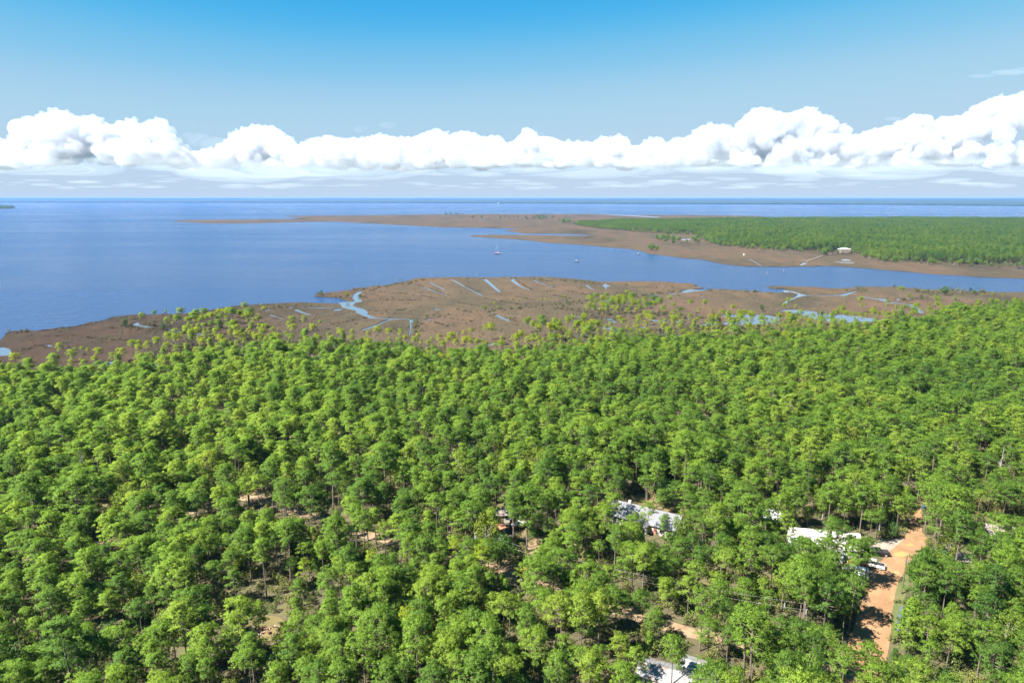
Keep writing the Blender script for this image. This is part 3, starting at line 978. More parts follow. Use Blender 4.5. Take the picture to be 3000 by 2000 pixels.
# ------------------------------------------------------------------ where the photograph shows gaps in the canopy (photo pixels)
CLEAR = [
    px('P', [(1240, 235), (1312, 235), (1300, 420), (1345, 470), (1320, 530), (1255, 600), (1205, 660), (1166, 740), (1132, 810), (1150, 960), (1140, 1180), (860, 1195), (800, 1150), (805, 1080), (850, 980), (890, 880), (930, 760), (980, 690), (1000, 620), (930, 590), (930, 560), (1020, 545), (1060, 480), (1170, 470), (1200, 380)]),
    px('U', [(765, 345), (1050, 400), (1000, 500), (920, 540), (770, 490)]), px('U', [(1395, 490), (1720, 555), (1800, 635), (1690, 790), (1600, 760), (1420, 620)]),
    px('U', [(770, 270), (1000, 260), (1300, 270), (1450, 380), (1700, 470), (1700, 540), (1300, 480), (1050, 390), (790, 335)]),
    px('V', [(1140, 300), (1340, 260), (1540, 260), (1500, 360), (1350, 460), (1200, 460)]),
    px('W', [(510, 360), (700, 400), (650, 470), (520, 430)]), px('V', [(600, 190), (760, 200), (760, 240)]),
    px('Y', [(640, 540), (940, 650), (880, 790), (560, 760)]), px('Y', [(1120, 720), (1620, 880), (1500, 960), (1150, 860)]),
    px('R', [(340, 420), (480, 375), (480, 410), (350, 450)]), px('R', [(640, 330), (830, 345), (840, 375), (640, 360)]), px('R', [(880, 400), (1000, 430), (1000, 450), (880, 420)]),
    px('R', [(1080, 460), (1200, 490), (1200, 510), (1080, 490)]), px('R', [(1330, 535), (1570, 595), (1560, 625), (1330, 565)]),
    px('Q', [(210, 650), (310, 660), (320, 790), (215, 790)]), px('Q', [(360, 500), (480, 480), (460, 580), (360, 590)]), px('Q', [(230, 270), (370, 270), (370, 420), (280, 420)]),
    px('Q', [(1130, 1020), (1280, 1060), (1270, 1100), (1130, 1050)]),
    px('R', [(720, 1140), (850, 1150), (840, 1200), (730, 1190)]),
    px('X', [(860, 980), (980, 990), (1000, 1200), (900, 1200)]),
    px('P', [(1150, 600), (1200, 600), (1190, 885), (1140, 885)]),
]
CB = [(min(p[0] for p in c), min(p[1] for p in c), max(p[0] for p in c), max(p[1] for p in c)) for c in CLEAR]


CS = {}
for c in CLEAR:
    q = list(c) + [((a[0] + e[0]) / 2, (a[1] + e[1]) / 2) for a, e in zip(c, c[1:] + c[:1])]
    CS[id(c)] = q


def blocks(x, y, H, R, base, limit=2):
    u0, v0, f = proj(x, y, FZ + H * (base + 1) / 2)
    rx_, ry_ = R * FPX / f * .82, H * (1 - base) / 2 * FPX / f * .95
    n = 0
    for c, b in zip(CLEAR, CB):
        if u0 + rx_ < b[0] or u0 - rx_ > b[2] or v0 + ry_ < b[1] or v0 - ry_ > b[3]: continue
        for k in range(8):
            a = k * math.pi / 4
            if inside((u0 + rx_ * math.cos(a), v0 + ry_ * math.sin(a)), c): n += 1
        if inside((u0, v0), c): n += 2
        n += sum(((q[0] - u0) / rx_) ** 2 + ((q[1] - v0) / ry_) ** 2 < .9 for q in CS[id(c)])
        # small gaps inside a big crown
        if abs((b[0] + b[2]) / 2 - u0) < rx_ * .8 and abs((b[1] + b[3]) / 2 - v0) < ry_ * .8: n += 2
        if n >= limit: return True
    return False


# ground nobody grows on: roads, yards, buildings
KEEP_OFF = [main_road, lane_poly, spur_poly]
KEEP_OFF += [gp('Q', [(1120, 150), (1330, 120), (1560, 160), (1600, 260), (1440, 270), (1300, 220), (1140, 190)])]
KEEP_OFF += [gp('P', [(1010, 485), (1160, 468), (1230, 480), (1130, 560), (1060, 600), (1010, 700), (900, 700), (900, 500)])]
FOOT = []          # building and vehicle footprints: (x, y, radius)


def foot(u, v, r): FOOT.append((*G(u, v), r))
foot(1880, 1545, 9); foot(1940, 1560, 7); foot(1820, 1520, 7)
foot(2400, 1610, 10); foot(2470, 1620, 7); foot(2260, 1540, 5)
foot(1975, 2005, 7); foot(2040, 2010, 6); foot(1920, 1985, 5)
foot(2950, 1590, 10); foot(3000, 1640, 9); foot(2820, 1650, 6)
foot(2540, 1630, 5); foot(2520, 1690, 6); foot(2500, 1720, 5); foot(1500, 1540, 6); foot(1460, 1575, 4); foot(1535, 1705, 5)
foot(770, 1850, 6); foot(700, 1830, 5)


def free(x, y, m=1.2):
    for p in KEEP_OFF:
        if inside((x, y), p): return False
    for fx, fy, fr_ in FOOT:
        if (x - fx) ** 2 + (y - fy) ** 2 < fr_ * fr_: return False
    return True


def throw(poly, dist, n_try, seed):
    """blue-noise points inside a ground polygon; dist(x, y) is the spacing there"""
    R_ = random.Random(seed)
    xs = [p[0] for p in poly]; ys = [p[1] for p in poly]
    x0, x1, y0, y1 = min(xs), max(xs), min(ys), max(ys)
    cell = 4.0
    grid, out = {}, []
    for _ in range(n_try):
        x, y = R_.uniform(x0, x1), R_.uniform(y0, y1)
        if y < 62 or abs(x) > 0.80 * y + 34: continue
        d = dist(x, y)
        if d is None or not inside((x, y), poly): continue
        gx, gy = int(x // cell), int(y // cell)
        k = int(d // cell) + 1
        ok = True
        for i in range(gx - k, gx + k + 1):
            for j in range(gy - k, gy + k + 1):
                for q in grid.get((i, j), ()):
                    if (q[0] - x) ** 2 + (q[1] - y) ** 2 < d * d: ok = False; break
                if not ok: break
            if not ok: break
        if ok:
            grid.setdefault((gx, gy), []).append((x, y)); out.append((x, y))
    return out


OPEN_ = gp('R', [(300, 900), (1200, 860), (1300, 1150), (1050, 1350), (400, 1350)])
SCRUBBY = gp('R', [(900, 800), (2200, 800), (2300, 1497), (700, 1497)])
def pine_gap(x, y):
    n = noise.noise(Vector((x * .018, y * .018, 2.0)))
    d = 3.25 + 1.1 * n + (0.3 if x < 40 else 0) - (.45 if y > 220 else 0)
    if inside((x, y), OPEN_): d += 1.5
    elif inside((x, y), SCRUBBY): d -= .7
    return max(2.5, d)

# trees the photograph shows singly: zoom, foot, top, kind, label
KT = [('P', 420, 1215, 650, 'p2', 'big spreading pine shading the dirt road, next to the tall dark pole'), ('P', 540, 1330, 800, 'p0', 'round pine between the lane junction and the dirt road'), ('P', 385, 1312, 700, 'p1', 'tall pine with a clean bare trunk beside the lane junction'),
      ('P', 862, 835, 455, 'p8', 'loose-topped pine over the parked pickups'), ('P', 800, 850, 470, 'p7', 'full pine shading the red car'), ('P', 650, 775, 335, 'p2', 'round pine standing before the white metal roof'), ('P', 245, 640, 285, 'p0', 'round pine west of the white metal roof'), ('P', 430, 665, 440, 'o1', 'dark blue-green small tree against the white house wall'),
      ('P', 905, 520, 262, 'p3', 'spreading pine behind the gravel apron'), ('P', 1080, 470, 330, 'o1', 'dense bushy evergreen at the corner of gravel apron and road'), ('P', 545, 320, 120, 'b0', 'pale leafy tree behind the white-roofed house'),
      ('Q', 1425, 222, -10, 'o0', 'large dark oak on the dry lawn behind the grey roof'), ('Q', 1035, 430, 125, 'p0', 'round pine covering the west end of the grey roof'), ('Q', 1290, 490, 185, 'p8', 'open pine in front of the grey roof'), ('Q', 1420, 520, 285, 'p4', 'slim pine at the east corner of the grey roof'), ('Q', 800, 560, 225, 'p2', 'broad pine west of the grey-roofed house'),
      ('Y', 1060, 1560, 60, 'p1', 'pine whose trunk crosses in front of the rusty tin roof'), ('Y', 1235, 1250, 380, 'p4', 'slim pine beside the trunk in front of the tin roof'), ('Q', 380, 560, 90, 'p7', 'full pine on the east edge of the boat yard'), ('Q', 180, 700, 430, 'o0', 'dark oak between the sandy lane and the boat yard'),
      ('P', 1400, 440, 40, 'p6', 'tall leaning pine with pale trunk across the dirt road'), ('P', 1560, 560, 90, 'p7', 'full pine between dirt road and tan roof'), ('P', 2010, 660, 330, 'p2', 'broad pine hiding the faded tan roof'), ('P', 1920, 730, 420, 'p7', 'full pine hiding the white trailer home'), ('P', 1260, 900, 560, 'b0', 'leafy tree on the verge beside the utility pole'), ('P', 1330, 1010, 560, 'p5', 'young bushy pine on the verge south of the pole'), ('P', 1180, 1330, 930, 'p5', 'young pine at the lower verge of the dirt road')]
def solve_h(x, y, v_top):
    lo, hi = .5, 40.0
    for _ in range(30):
        m_ = (lo + hi) / 2
        if proj(x, y, FZ + m_)[1] > v_top: lo = m_
        else: hi = m_
    return lo
key_spots = []
for k, a, b_, top, kk, lab in KT:
    (u, v), (_, vt) = px(k, [(a, b_), (a, top)])
    x, y = G(u, v, FZ)
    s = max(.4, min(1.7, solve_h(x, y, vt) / KIND[kk].H))
    key_spots.append((x, y, kk, s, lab))
trees = []
for x, y in throw(forest_poly, pine_gap, 260000, 3):
    if not free(x, y): continue
    if any((x - q[0]) ** 2 + (y - q[1]) ** 2 < 9 for q in key_spots): continue
    n = noise.noise(Vector((x * .03, y * .03, 7.0)))
    q = rng.random()
    dist_edge = min((x - e[0]) ** 2 + (y - e[1]) ** 2 for e in forest_edge) ** .5
    u, v, f = proj(x, y, FZ)
    if v > 1560 and u > 2640 and q < .5: key = rng.choice(['b0', 'p5', 'p5', 'b0', 'o1'])
    elif inside((x, y), SCRUBBY) and q < .5: key = rng.choice(['p4', 'p4', 'p5', 'w1'])
    elif dist_edge < 26 and q < .8: key = rng.choice(['w0', 'w0', 'p3', 'p3', 'p1'])
    elif q < .05: key = 'o0' if rng.random() < .35 else 'o1'
    elif q < .09: key = 'b0'
    else: key = rng.choices(['p0', 'p1', 'p2', 'p3', 'p4', 'p5', 'p6', 'p7', 'p8'], [24, 14, 16, 15, 5, 3, 9, 14, 8])[0]
    K = KIND[key]
    s = rng.uniform(.52, .92) * (1 + .14 * n)
    if rng.random() < .09: s *= 1.3
    if y > 230: s *= .92
    if dist_edge < 20: s *= .85
    if blocks(x, y, K.H * s, K.R * s, K.base):
        s *= .55
        if key in ('p0', 'p1', 'p2', 'p3', 'p6', 'p7', 'p8'): key = 'p5'; K = KIND[key]
        if blocks(x, y, K.H * s, K.R * s, K.base): continue
    trees.append([x, y, key, s, rng.uniform(0, 6.283), f, u, v])

trees.sort(key=lambda t: t[5])
LOOK = {'p0': 'round-crowned green pine', 'p1': 'tall pine with a high crown', 'p2': 'broad spreading green pine', 'p3': 'flat-topped pine with a long bare trunk', 'p4': 'slim narrow-crowned pine', 'p5': 'young conical pine with low branches', 'p6': 'leaning pine with a tufted crown', 'p7': 'full low-crowned green pine', 'p8': 'open-crowned tall pine with loose tufts', 'w0': 'yellow-green umbrella-topped pine', 'w1': 'thin yellow-green pine', 'o0': 'dark broad live oak', 'o1': 'dense dark green evergreen', 'b0': 'pale-barked leafy tree'}
NAME = {'p0': 'pine_tree', 'p1': 'pine_tree', 'p2': 'pine_tree', 'p3': 'pine_tree', 'p4': 'pine_tree', 'p5': 'pine_tree', 'p6': 'pine_tree', 'p7': 'pine_tree', 'p8': 'pine_tree', 'w0': 'pine_tree', 'w1': 'pine_tree', 'o0': 'oak_tree', 'o1': 'evergreen_tree', 'b0': 'leafy_tree'}
MARKS = [(G(2600, 1700), 'beside the orange dirt road', 24), (G(2400, 1610), 'around the white-roofed house', 20), (G(1880, 1560), 'around the grey-roofed house', 20), (G(1980, 1985), 'around the low tin-roofed home', 17), (G(2900, 1620), 'around the half-hidden roofs east of the dirt road', 24),
         (G(770, 1850), 'around the clearing with the rubbish heap', 24), (G(1540, 1700), 'around the yellow loader', 20), (G(1480, 1560), 'around the fenced boat yard', 18)]
def place_of(x, y):
    best, bd = None, 1e9
    for (m, txt, rad) in MARKS:
        d = math.hypot(x - m[0], y - m[1])
        if d < rad and d < bd: best, bd = txt, d
    if best: return best
    dl = min(math.hypot(x - a[0], y - a[1]) for a in [G(*p) for p in pl_px])
    if dl < 14: return 'along the sandy forest lane'
    u, v, f = proj(x, y, FZ)
    lane_y = G(*pl_px[0])[1]
    if x < -10 and y < 175: return 'in the wood south of the sandy lane'
    if x >= -10 and y < 175: return 'in the wood between lane and dirt road'
    return 'in the wood north of the sandy lane'

count = {}
for x, y, kk, s, lab in key_spots:
    plant(kk, NAME[kk], x, y, s, rng.uniform(0, 6.28), lab, 'tree')
    count[NAME[kk]] = count.get(NAME[kk], 0) + 1
rest = []
for t in trees:
    x, y, key, s, rz, f, u, v = t
    nm = NAME[key]
    cap = {'pine_tree': 300, 'oak_tree': 30, 'evergreen_tree': 60, 'leafy_tree': 60}[nm]
    top = proj(x, y, FZ + KIND[key].H * s)
    vis = -60 < u < 3060 and top[1] < 1985
    if vis and count.get(nm, 0) < cap:
        count[nm] = count.get(nm, 0) + 1
        lab = LOOK[key] + ' ' + place_of(x, y)
        plant(key, nm, x, y, s, rz, lab, 'tree', lab.replace(' pine', ' pines', 1) if 'pine' in lab else lab + ' group')
    else:
        rest.append(t)
keys = ['p0', 'p1', 'p2', 'p3', 'p4', 'p5', 'p6', 'p7', 'p8', 'w0', 'w1', 'o0', 'o1', 'b0']
scatter('pine_forest', [(t[0], t[1], FZ - .05, t[4], t[3], keys.index(t[2])) for t in rest], keys, ('dense green pine wood reaching back to the brown marsh', 'forest'))
print('trees', len(trees), 'own', count, 'rest', len(rest))

# undergrowth on the forest floor
und = []
for x, y in throw(forest_poly, lambda x, y: 1.9 if y < 230 else 3.6, 130000, 9):
    if not free(x, y): continue
    if y > 260 and rng.random() < .3: continue
    k = rng.choices([0, 1, 2], [4, 2, 5])[0]
    s = rng.uniform(.6, 1.35)
    K = KIND[['s0', 's1', 's2'][k]]
    if blocks(x, y, K.H * s, K.R * s, 0, 3): s *= .42; k = 2
    und.append((x, y, FZ - .05, rng.uniform(0, 6.28), s, k))
scatter('undergrowth', und, ['s0', 's1', 's2'], ('olive scrub covering the floor between the pines', 'undergrowth'))

# sparse wetland pines and scrub between forest and marsh
fringe_poly = [G(u, v - 6) for u, v in edge_px] + [G(u, v) for u, v in [(3700, 880), (3000, 905), (2850, 918), (2700, 935), (2560, 945), (2400, 955), (2250, 958), (2100, 958), (1980, 962), (1850, 975), (1720, 985), (1600, 1000), (1450, 1030), (1330, 1030), (1200, 1012), (1000, 1005), (850, 1005), (700, 985), (600, 985), (480, 1020), (380, 1060), (200, 1095), (0, 1105), (-500, 1110)]]
fr_pts = []
WATERH = [h for h in holes]
def in_water(x, y): return any(inside((x, y), h) for h in WATERH)
for x, y in throw(fringe_poly, lambda x, y: 7.0, 50000, 13):
    if in_water(x, y) and rng.random() < .6: continue
    r_ = rng.random()
    k = 0 if r_ < .3 else 1 if r_ < .9 else 2
    fr_pts.append((x, y, LZ - .05, rng.uniform(0, 6.28), rng.uniform(.6, 1.0), k))
for x, y in throw(fringe_poly, lambda x, y: 3.0, 50000, 14):
    if in_water(x, y): continue
    fr_pts.append((x, y, LZ - .05, rng.uniform(0, 6.28), rng.uniform(.6, 1.4), rng.choice([3, 3, 4])))
for u0, u1, v0, v1, n in ((1680, 2460, 915, 985, 120), (2380, 3000, 880, 950, 60), (560, 900, 965, 1030, 40), (1300, 1700, 995, 1035, 40), (60, 560, 1035, 1085, 14)):
    for i in range(n):
        x, y = G(rng.uniform(u0, u1), v1 - (v1 - v0) * rng.random() ** 1.6)
        if inside((x, y), land) and not in_water(x, y): fr_pts.append((x, y, LZ - .05, rng.uniform(0, 6.28), rng.uniform(.4, 1.05), rng.choice([0, 1, 1, 3, 4])))
scatter('wetland_fringe', fr_pts, ['w0', 'w1', 'p4', 'm0', 'm1'], ('thin yellow-green pines and grey scrub at the marsh edge', 'scrub'))

# scrub lines on the marsh
ms = []
def scrub_line(k, pts, per_m, spread, ks=(0, 1), smin=.6, smax=1.3):
    g = [Vector(p) for p in gp(k, pts)]
    for a, b in zip(g, g[1:]):
        n = max(1, int((b - a).length * per_m))
        for i in range(n):
            p = a.lerp(b, rng.random()) + Vector((rng.gauss(0, spread), rng.gauss(0, spread)))
            if in_water(p.x, p.y) or not inside((p.x, p.y), land): continue
            ms.append((p.x, p.y, LZ - .05, rng.uniform(0, 6.28), rng.uniform(smin, smax), rng.choice(ks)))
scrub_line('C', [(840, 440), (1000, 430), (1250, 405), (1500, 385), (1800, 350), (2150, 315), (2300, 295)], .55, 4.5)
scrub_line('D', [(20, 300), (200, 280), (400, 250), (580, 230), (740, 205), (860, 205)], .45, 4)
scrub_line('D', [(1060, 200), (1330, 205), (1500, 215), (1800, 228), (2060, 240)], .5, 5)
scrub_line('D', [(30, 135), (200, 150), (420, 160), (700, 175)], .2, 4)
scrub_line('C', [(0, 110), (160, 85), (460, 68), (700, 62), (960, 55), (1260, 62), (1500, 72), (1900, 100), (2352, 130)], .22, 4)
scrub_line('B', [(1680, 200), (1830, 185), (2000, 165), (2200, 140), (2352, 110)], .5, 4)
scrub_line('B', [(1560, 270), (1640, 290), (1680, 280)], .5, 4)
scrub_line('B', [(1770, 270), (1830, 300)], .6, 2)
scrub_line('B', [(1290, 255), (1400, 250)], .6, 3)
scrub_line('B', [(20, 470), (170, 465), (480, 440), (680, 420), (850, 400), (1050, 395), (1250, 390)], .35, 4)
scrub_line('A', [(1420, 460), (1500, 400), (1560, 370), (1900, 345), (2150, 335), (2352, 330)], .45, 5)
scrub_line('A', [(1600, 440), (1800, 480), (2000, 500), (2180, 540), (2352, 560)], .6, 5)
scrub_line('A', [(120, 520), (300, 520)], .5, 2)
scrub_line('A', [(1300, 620), (1450, 600)], .4, 3)
scrub_line('A', [(200, 715), (420, 720)], .4, 3)
scrub_line('C', [(1000, 470), (1180, 540), (1350, 580), (1500, 590)], .3, 5)
scrub_line('C', [(1700, 400), (1900, 430), (2100, 480), (2300, 540)], .5, 6)
scrub_line('C', [(50, 560), (70, 700)], .7, 2)
scrub_line('C', [(160, 490), (450, 500)], .3, 3)
scrub_line('E', [(340, 240), (560, 230), (880, 235)], .7, 5)
scrub_line('E', [(400, 300), (500, 270)], .6, 4)
scrub_line('E', [(800, 380), (1000, 370), (1150, 380), (1350, 370), (1560, 390)], .4, 7)
scrub_line('E', [(1220, 300), (1500, 310), (1800, 310)], 1.0, 8, (0, 0, 1), .8, 2.0)
scrub_line('E', [(1550, 480), (1750, 480), (1950, 460), (2200, 430)], .7, 9)
scrub_line('D', [(380, 470), (600, 480), (900, 540), (1150, 530)], .5, 7)
scrub_line('D', [(850, 640), (1200, 640), (1500, 620), (1800, 610), (2100, 600)], .8, 6)
for _ in range(1500):
    u, v = rng.uniform(60, 2950), rng.uniform(830, 1010)
    x, y = G(u, v)
    if inside((x, y), land) and not in_water(x, y) and not inside((x, y), forest_poly):
        ms.append((x, y, LZ - .05, rng.uniform(0, 6.28), rng.uniform(.25, .8), 1))
scatter('marsh_scrub', ms, ['m0', 'm1'], ('grey-green scrub along the marsh creeks and banks', 'scrub'))

# dark rushes filling the old straight ditches
ru = []
def rush_line(k, pts, w=0.5, per_m=0.6):
    g = [Vector(p) for p in gp(k, pts)]
    for a, b in zip(g, g[1:]):
        for i in range(max(2, int((b - a).length * per_m))):
            p = a.lerp(b, rng.random()) + Vector((rng.gauss(0, w * .4), rng.gauss(0, w * .4)))
            if in_water(p.x, p.y): continue
            ru.append((p.x, p.y, LZ, rng.uniform(0, 6.28), rng.uniform(.35, .6), 0))
for k_, pts_ in (('C', [(20, 250), (310, 290)]), ('C', [(-300, 312), (130, 315)]), ('C', [(490, 330), (840, 390)]), ('C', [(510, 415), (720, 455)]), ('C', [(860, 293), (1300, 370)]), ('C', [(1200, 268), (1480, 322)]),
                 ('C', [(1520, 235), (1860, 295)]), ('C', [(1790, 205), (2260, 290)]), ('C', [(430, 520), (720, 560)]), ('C', [(190, 545), (450, 610)]), ('B', [(1890, 205), (2352, 245)]), ('B', [(1880, 440), (2352, 425)]),
                 ('B', [(1880, 472), (2352, 470)]), ('B', [(190, 480), (640, 562)]), ('B', [(620, 450), (940, 522)]), ('B', [(920, 590), (1350, 510), (1730, 452)]), ('B', [(1440, 600), (1862, 515)]), ('B', [(1790, 662), (2130, 535)]),
                 ('A', [(1470, 525), (1640, 500)]), ('A', [(1000, 590), (1560, 632)]), ('A', [(380, 680), (800, 700)]), ('C', [(470, 78), (640, 150), (850, 258)]), ('C', [(860, 74), (1050, 222)]), ('C', [(1215, 75), (1400, 196)]), ('C', [(1440, 85), (1700, 182)]),
                 ('C', [(80, 138), (500, 272)]), ('C', [(1540, 92), (1900, 118), (2200, 128), (2352, 135)]), ('A', [(60, 545), (300, 525), (600, 500), (1000, 440), (1300, 360), (1500, 345)]), ('A', [(500, 580), (800, 560), (1100, 590)]),
                 ('D', [(0, 228), (250, 252)]), ('C', [(1650, 400), (2100, 470)])):
    rush_line(k_, pts_)
scatter('dark_rushes', ru, ['r0'], ('dark rushes along the straight marsh ditches', 'rushes'))

# trees that stand alone on the marsh, each read off the photograph: zoom, foot, top, kind, label
MT = [('A', 1440, 470, 350, 'o1', 'round dark tree at the bend of the small marsh stream'), ('A', 1650, 465, 305, 'w0', 'tall umbrella pine beside the small marsh stream'), ('A', 1780, 405, 282, 'p3', 'cluster-topped pine between stream and bay shore'),
      ('A', 1910, 330, 262, 'w1', 'slender pine alone on the bay shore ridge'), ('A', 1880, 500, 408, 'o1', 'bushy dark tree on the south bank of the marsh stream'), ('A', 2070, 460, 350, 'p3', 'bright flat pine on the marsh stream bank'),
      ('A', 1995, 480, 400, 'w0', 'short bright pine next to the bushy stream tree'), ('A', 2170, 540, 458, 'o1', 'low dark tree at the end of the marsh stream'), ('A', 2320, 480, 355, 'p3', 'spreading pine between the two marsh pools'), ('A', 950, 800, 690, 'w0', 'tallest of three pines on the dark marsh point'),
      ('A', 870, 795, 700, 'w0', 'shorter pine of the three on the dark marsh point'), ('A', 1020, 806, 700, 'w1', 'thin pine of the three on the dark marsh point'), ('A', 1960, 690, 580, 'w0', 'yellow-green pine on the brown flat before the wood'), ('A', 2015, 670, 592, 'w1', 'small thin pine on the brown flat before the wood'),
      ('B', 1340, 250, 190, 'o1', 'lone dark tree on the tip of the spit'), ('B', 1640, 300, 205, 'b0', 'leafy tree inside the bend of the creek mouth'), ('B', 650, 410, 350, 'w1', 'small pine on the low shore west of the creek'), ('B', 850, 402, 365, 'o1', 'small dark tree on the low shore west of the creek'),
      ('B', 1220, 402, 338, 'b0', 'pale leafy tree near the pool by the creek mouth'), ('B', 2210, 125, 72, 'w1', 'thin pine on the shore bank east of the spit'), ('B', 1330, 650, 545, 'w0', 'solitary pine beside the blue pool on the brown flat'),
      ('C', 770, 50, 12, 'w1', 'tiny pine on the bay shore above the straight canals'), ('C', 870, 445, 355, 'b0', 'leafy tree at the west end of the scrub line'), ('C', 980, 410, 330, 'w1', 'thin pine north of the scrub line'), ('C', 1010, 445, 378, 'w0', 'small bright pine in the scrub line'),
      ('C', 1180, 358, 290, 'w0', 'first of the bright pines north of the scrub line'), ('C', 1240, 368, 308, 'w0', 'low bright pine north of the scrub line'), ('C', 1300, 350, 275, 'w0', 'taller bright pine north of the scrub line'), ('C', 1510, 375, 292, 'w0', 'full bright pine in the middle of the scrub line'),
      ('C', 1560, 362, 290, 'w0', 'pair-mate pine in the middle of the scrub line'), ('C', 1780, 345, 258, 'w0', 'lone tall pine east along the scrub line'), ('C', 2110, 480, 350, 'w1', 'thin pine near the round marsh thicket'), ('C', 2260, 540, 360, 'p1', 'tall green pine over the marsh pools'),
      ('E', 1440, 335, 220, 'o0', 'biggest dark oak of the shore grove'), ('E', 1780, 330, 265, 'o1', 'round dark tree at the east end of the shore grove'), ('E', 1250, 318, 265, 'o1', 'low dark tree at the west end of the shore grove'), ('E', 1590, 300, 238, 'b0', 'olive leafy tree in the middle of the shore grove'),
      ('E', 1735, 295, 238, 'o1', 'blue-green tree beside the east end of the shore grove'), ('E', 1560, 415, 335, 'b0', 'leaning leafy tree south of the shore grove'), ('E', 1030, 390, 300, 'b0', 'yellowish leafy tree west of the shore grove'), ('E', 1340, 385, 325, 'b0', 'small leafy tree south of the biggest shore oak'),
      ('D', 1190, 612, 505, 'o1', 'narrow dark evergreen beside the large marsh pond'), ('D', 1690, 438, 352, 'o1', 'bushy tree north of the large marsh pond'), ('D', 2030, 605, 455, 'o0', 'wide oak between the two marsh ponds'), ('D', 110, 270, 212, 'w0', 'bright small pine by the diagonal creek'),
      ('E', 1870, 400, 320, 'w0', 'thin pine east of the shore grove'), ('E', 1820, 480, 400, 'w0', 'bright pine over the pale scrub flat'), ('E', 2040, 440, 385, 'w0', 'small pine among the pale scrub flat'),
      ('D', 970, 520, 398, 'w1', 'tall thin pine with a tufted top on the brown flat'), ('D', 1115, 480, 405, 'w1', 'short thin pine with a tufted top on the brown flat'), ('D', 580, 440, 362, 'w1', 'thin pine east of the green marsh stand')]
for k, a, b, top, kk, lab in MT:
    (u, v), (_, vt) = px(k, [(a, b), (a, top)])
    x, y = G(u, v, LZ)
    f = proj(x, y, LZ)[2]
    h = (v - vt) * f / FPX / 0.97
    s = max(.35, min(1.5, h / KIND[kk].H))
    plant(kk, NAME[kk] if NAME[kk] != 'pine_tree' else 'marsh_pine', x, y, s, rng.uniform(0, 6.28), lab, 'tree', None, LZ)
# two close green stands out on the marsh
st = []
for k, c, n, sx, sy in (('D', (180, 470), 60, 26, 38), ('C', (2160, 470), 14, 10, 25), ('C', (1800, 740), 46, 26, 26), ('A', (2150, 500), 16, 14, 14), ('B', (120, 600), 34, 18, 20), ('B', (380, 650), 30, 14, 18), ('D', (60, 420), 16, 10, 20)):
    (x0, y0), = gp(k, [c])
    for i in range(n):
        x, y = x0 + rng.gauss(0, sx * .6), y0 + rng.gauss(0, sy * .6)
        if in_water(x, y): continue
        st.append((x, y, LZ - .05, rng.uniform(0, 6.28), rng.uniform(.6, 1.0), rng.choice([0, 1, 0, 2, 3])))
scatter('marsh_pine_stand', st, ['w0', 'w1', 'p3', 'm0'], ('loose stands of bright pines out on the brown marsh', 'pine stand'))

# dead trees
for u, v, h, lab in ((250, 1455, 15, 'bare grey dead tree standing in the wood west of the lane'), (2922, 1425, 14, 'bleached dead tree with upright branches in the dense wood'), (211, 1052, 8, 'bare pole-like dead trunk on the dark marsh point')):
    x, y = G(u, v, FZ)
    e = empty('dead_tree', (x, y, FZ - .1))
    snag(int(u), h).build('trunk', M['bark_pale'], e)
    tag(e, lab, 'dead tree')

# wooded peninsula
wood = (gp('F', [(1310, 190), (1400, 213), (1500, 225), (1650, 245), (1850, 255), (2050, 262), (2100, 280), (2330, 285)]) + gp('G', [(60, 325), (200, 340), (330, 420), (450, 460), (650, 480), (850, 500), (1100, 520), (1400, 530), (1700, 545), (1780, 540), (1930, 520), (2100, 560), (2140, 620), (2340, 645)])
        + gp('H', [(600, 640), (800, 650), (1100, 660), (1500, 672), (1700, 690), (2000, 690), (2352, 690)]) + gp('S', [(3400, 776), (3900, 780), (3900, 650), (3000, 647), (2800, 645), (2500, 645), (2300, 645), (2200, 646), (2000, 649), (1800, 651), (1700, 654)]))
fw = []
FR = random.Random(77)
xs = [p[0] for p in wood]; ys = [p[1] for p in wood]
yy = min(ys)
while yy < max(ys):
    stp = 4.9 if yy < 1400 else 6.4
    xx = min(xs)
    while xx < max(xs):
        x, y = xx + FR.uniform(-.48, .48) * stp, yy + FR.uniform(-.48, .48) * stp
        xx += stp
        if x > 0.80 * y + 30 or not inside((x, y), wood): continue
        n = noise.noise(Vector((x * .010, y * .010, 1.0)))
        n2 = noise.noise(Vector((x * .035, y * .035, 5.0)))
        if n2 < -.30 and FR.random() < .8: continue
        if FR.random() < .08: continue
        s = FR.uniform(.5, 1.0) * (1 + .22 * n)
        if x < 330: s *= .72
        fw.append((x, y, LZ, FR.uniform(0, 6.28), s, FR.choices([0, 1, 2, 3, 4], [4, 3, 3, 2 if n > 0 else .6, 3.5 if n2 > .25 else .5])[0]))
    yy += stp
scatter('far_pine_wood', fw, ['f0', 'f1', 'f2', 'f3', 'f4'], ('blue-green pine wood covering the far peninsula', 'forest'))
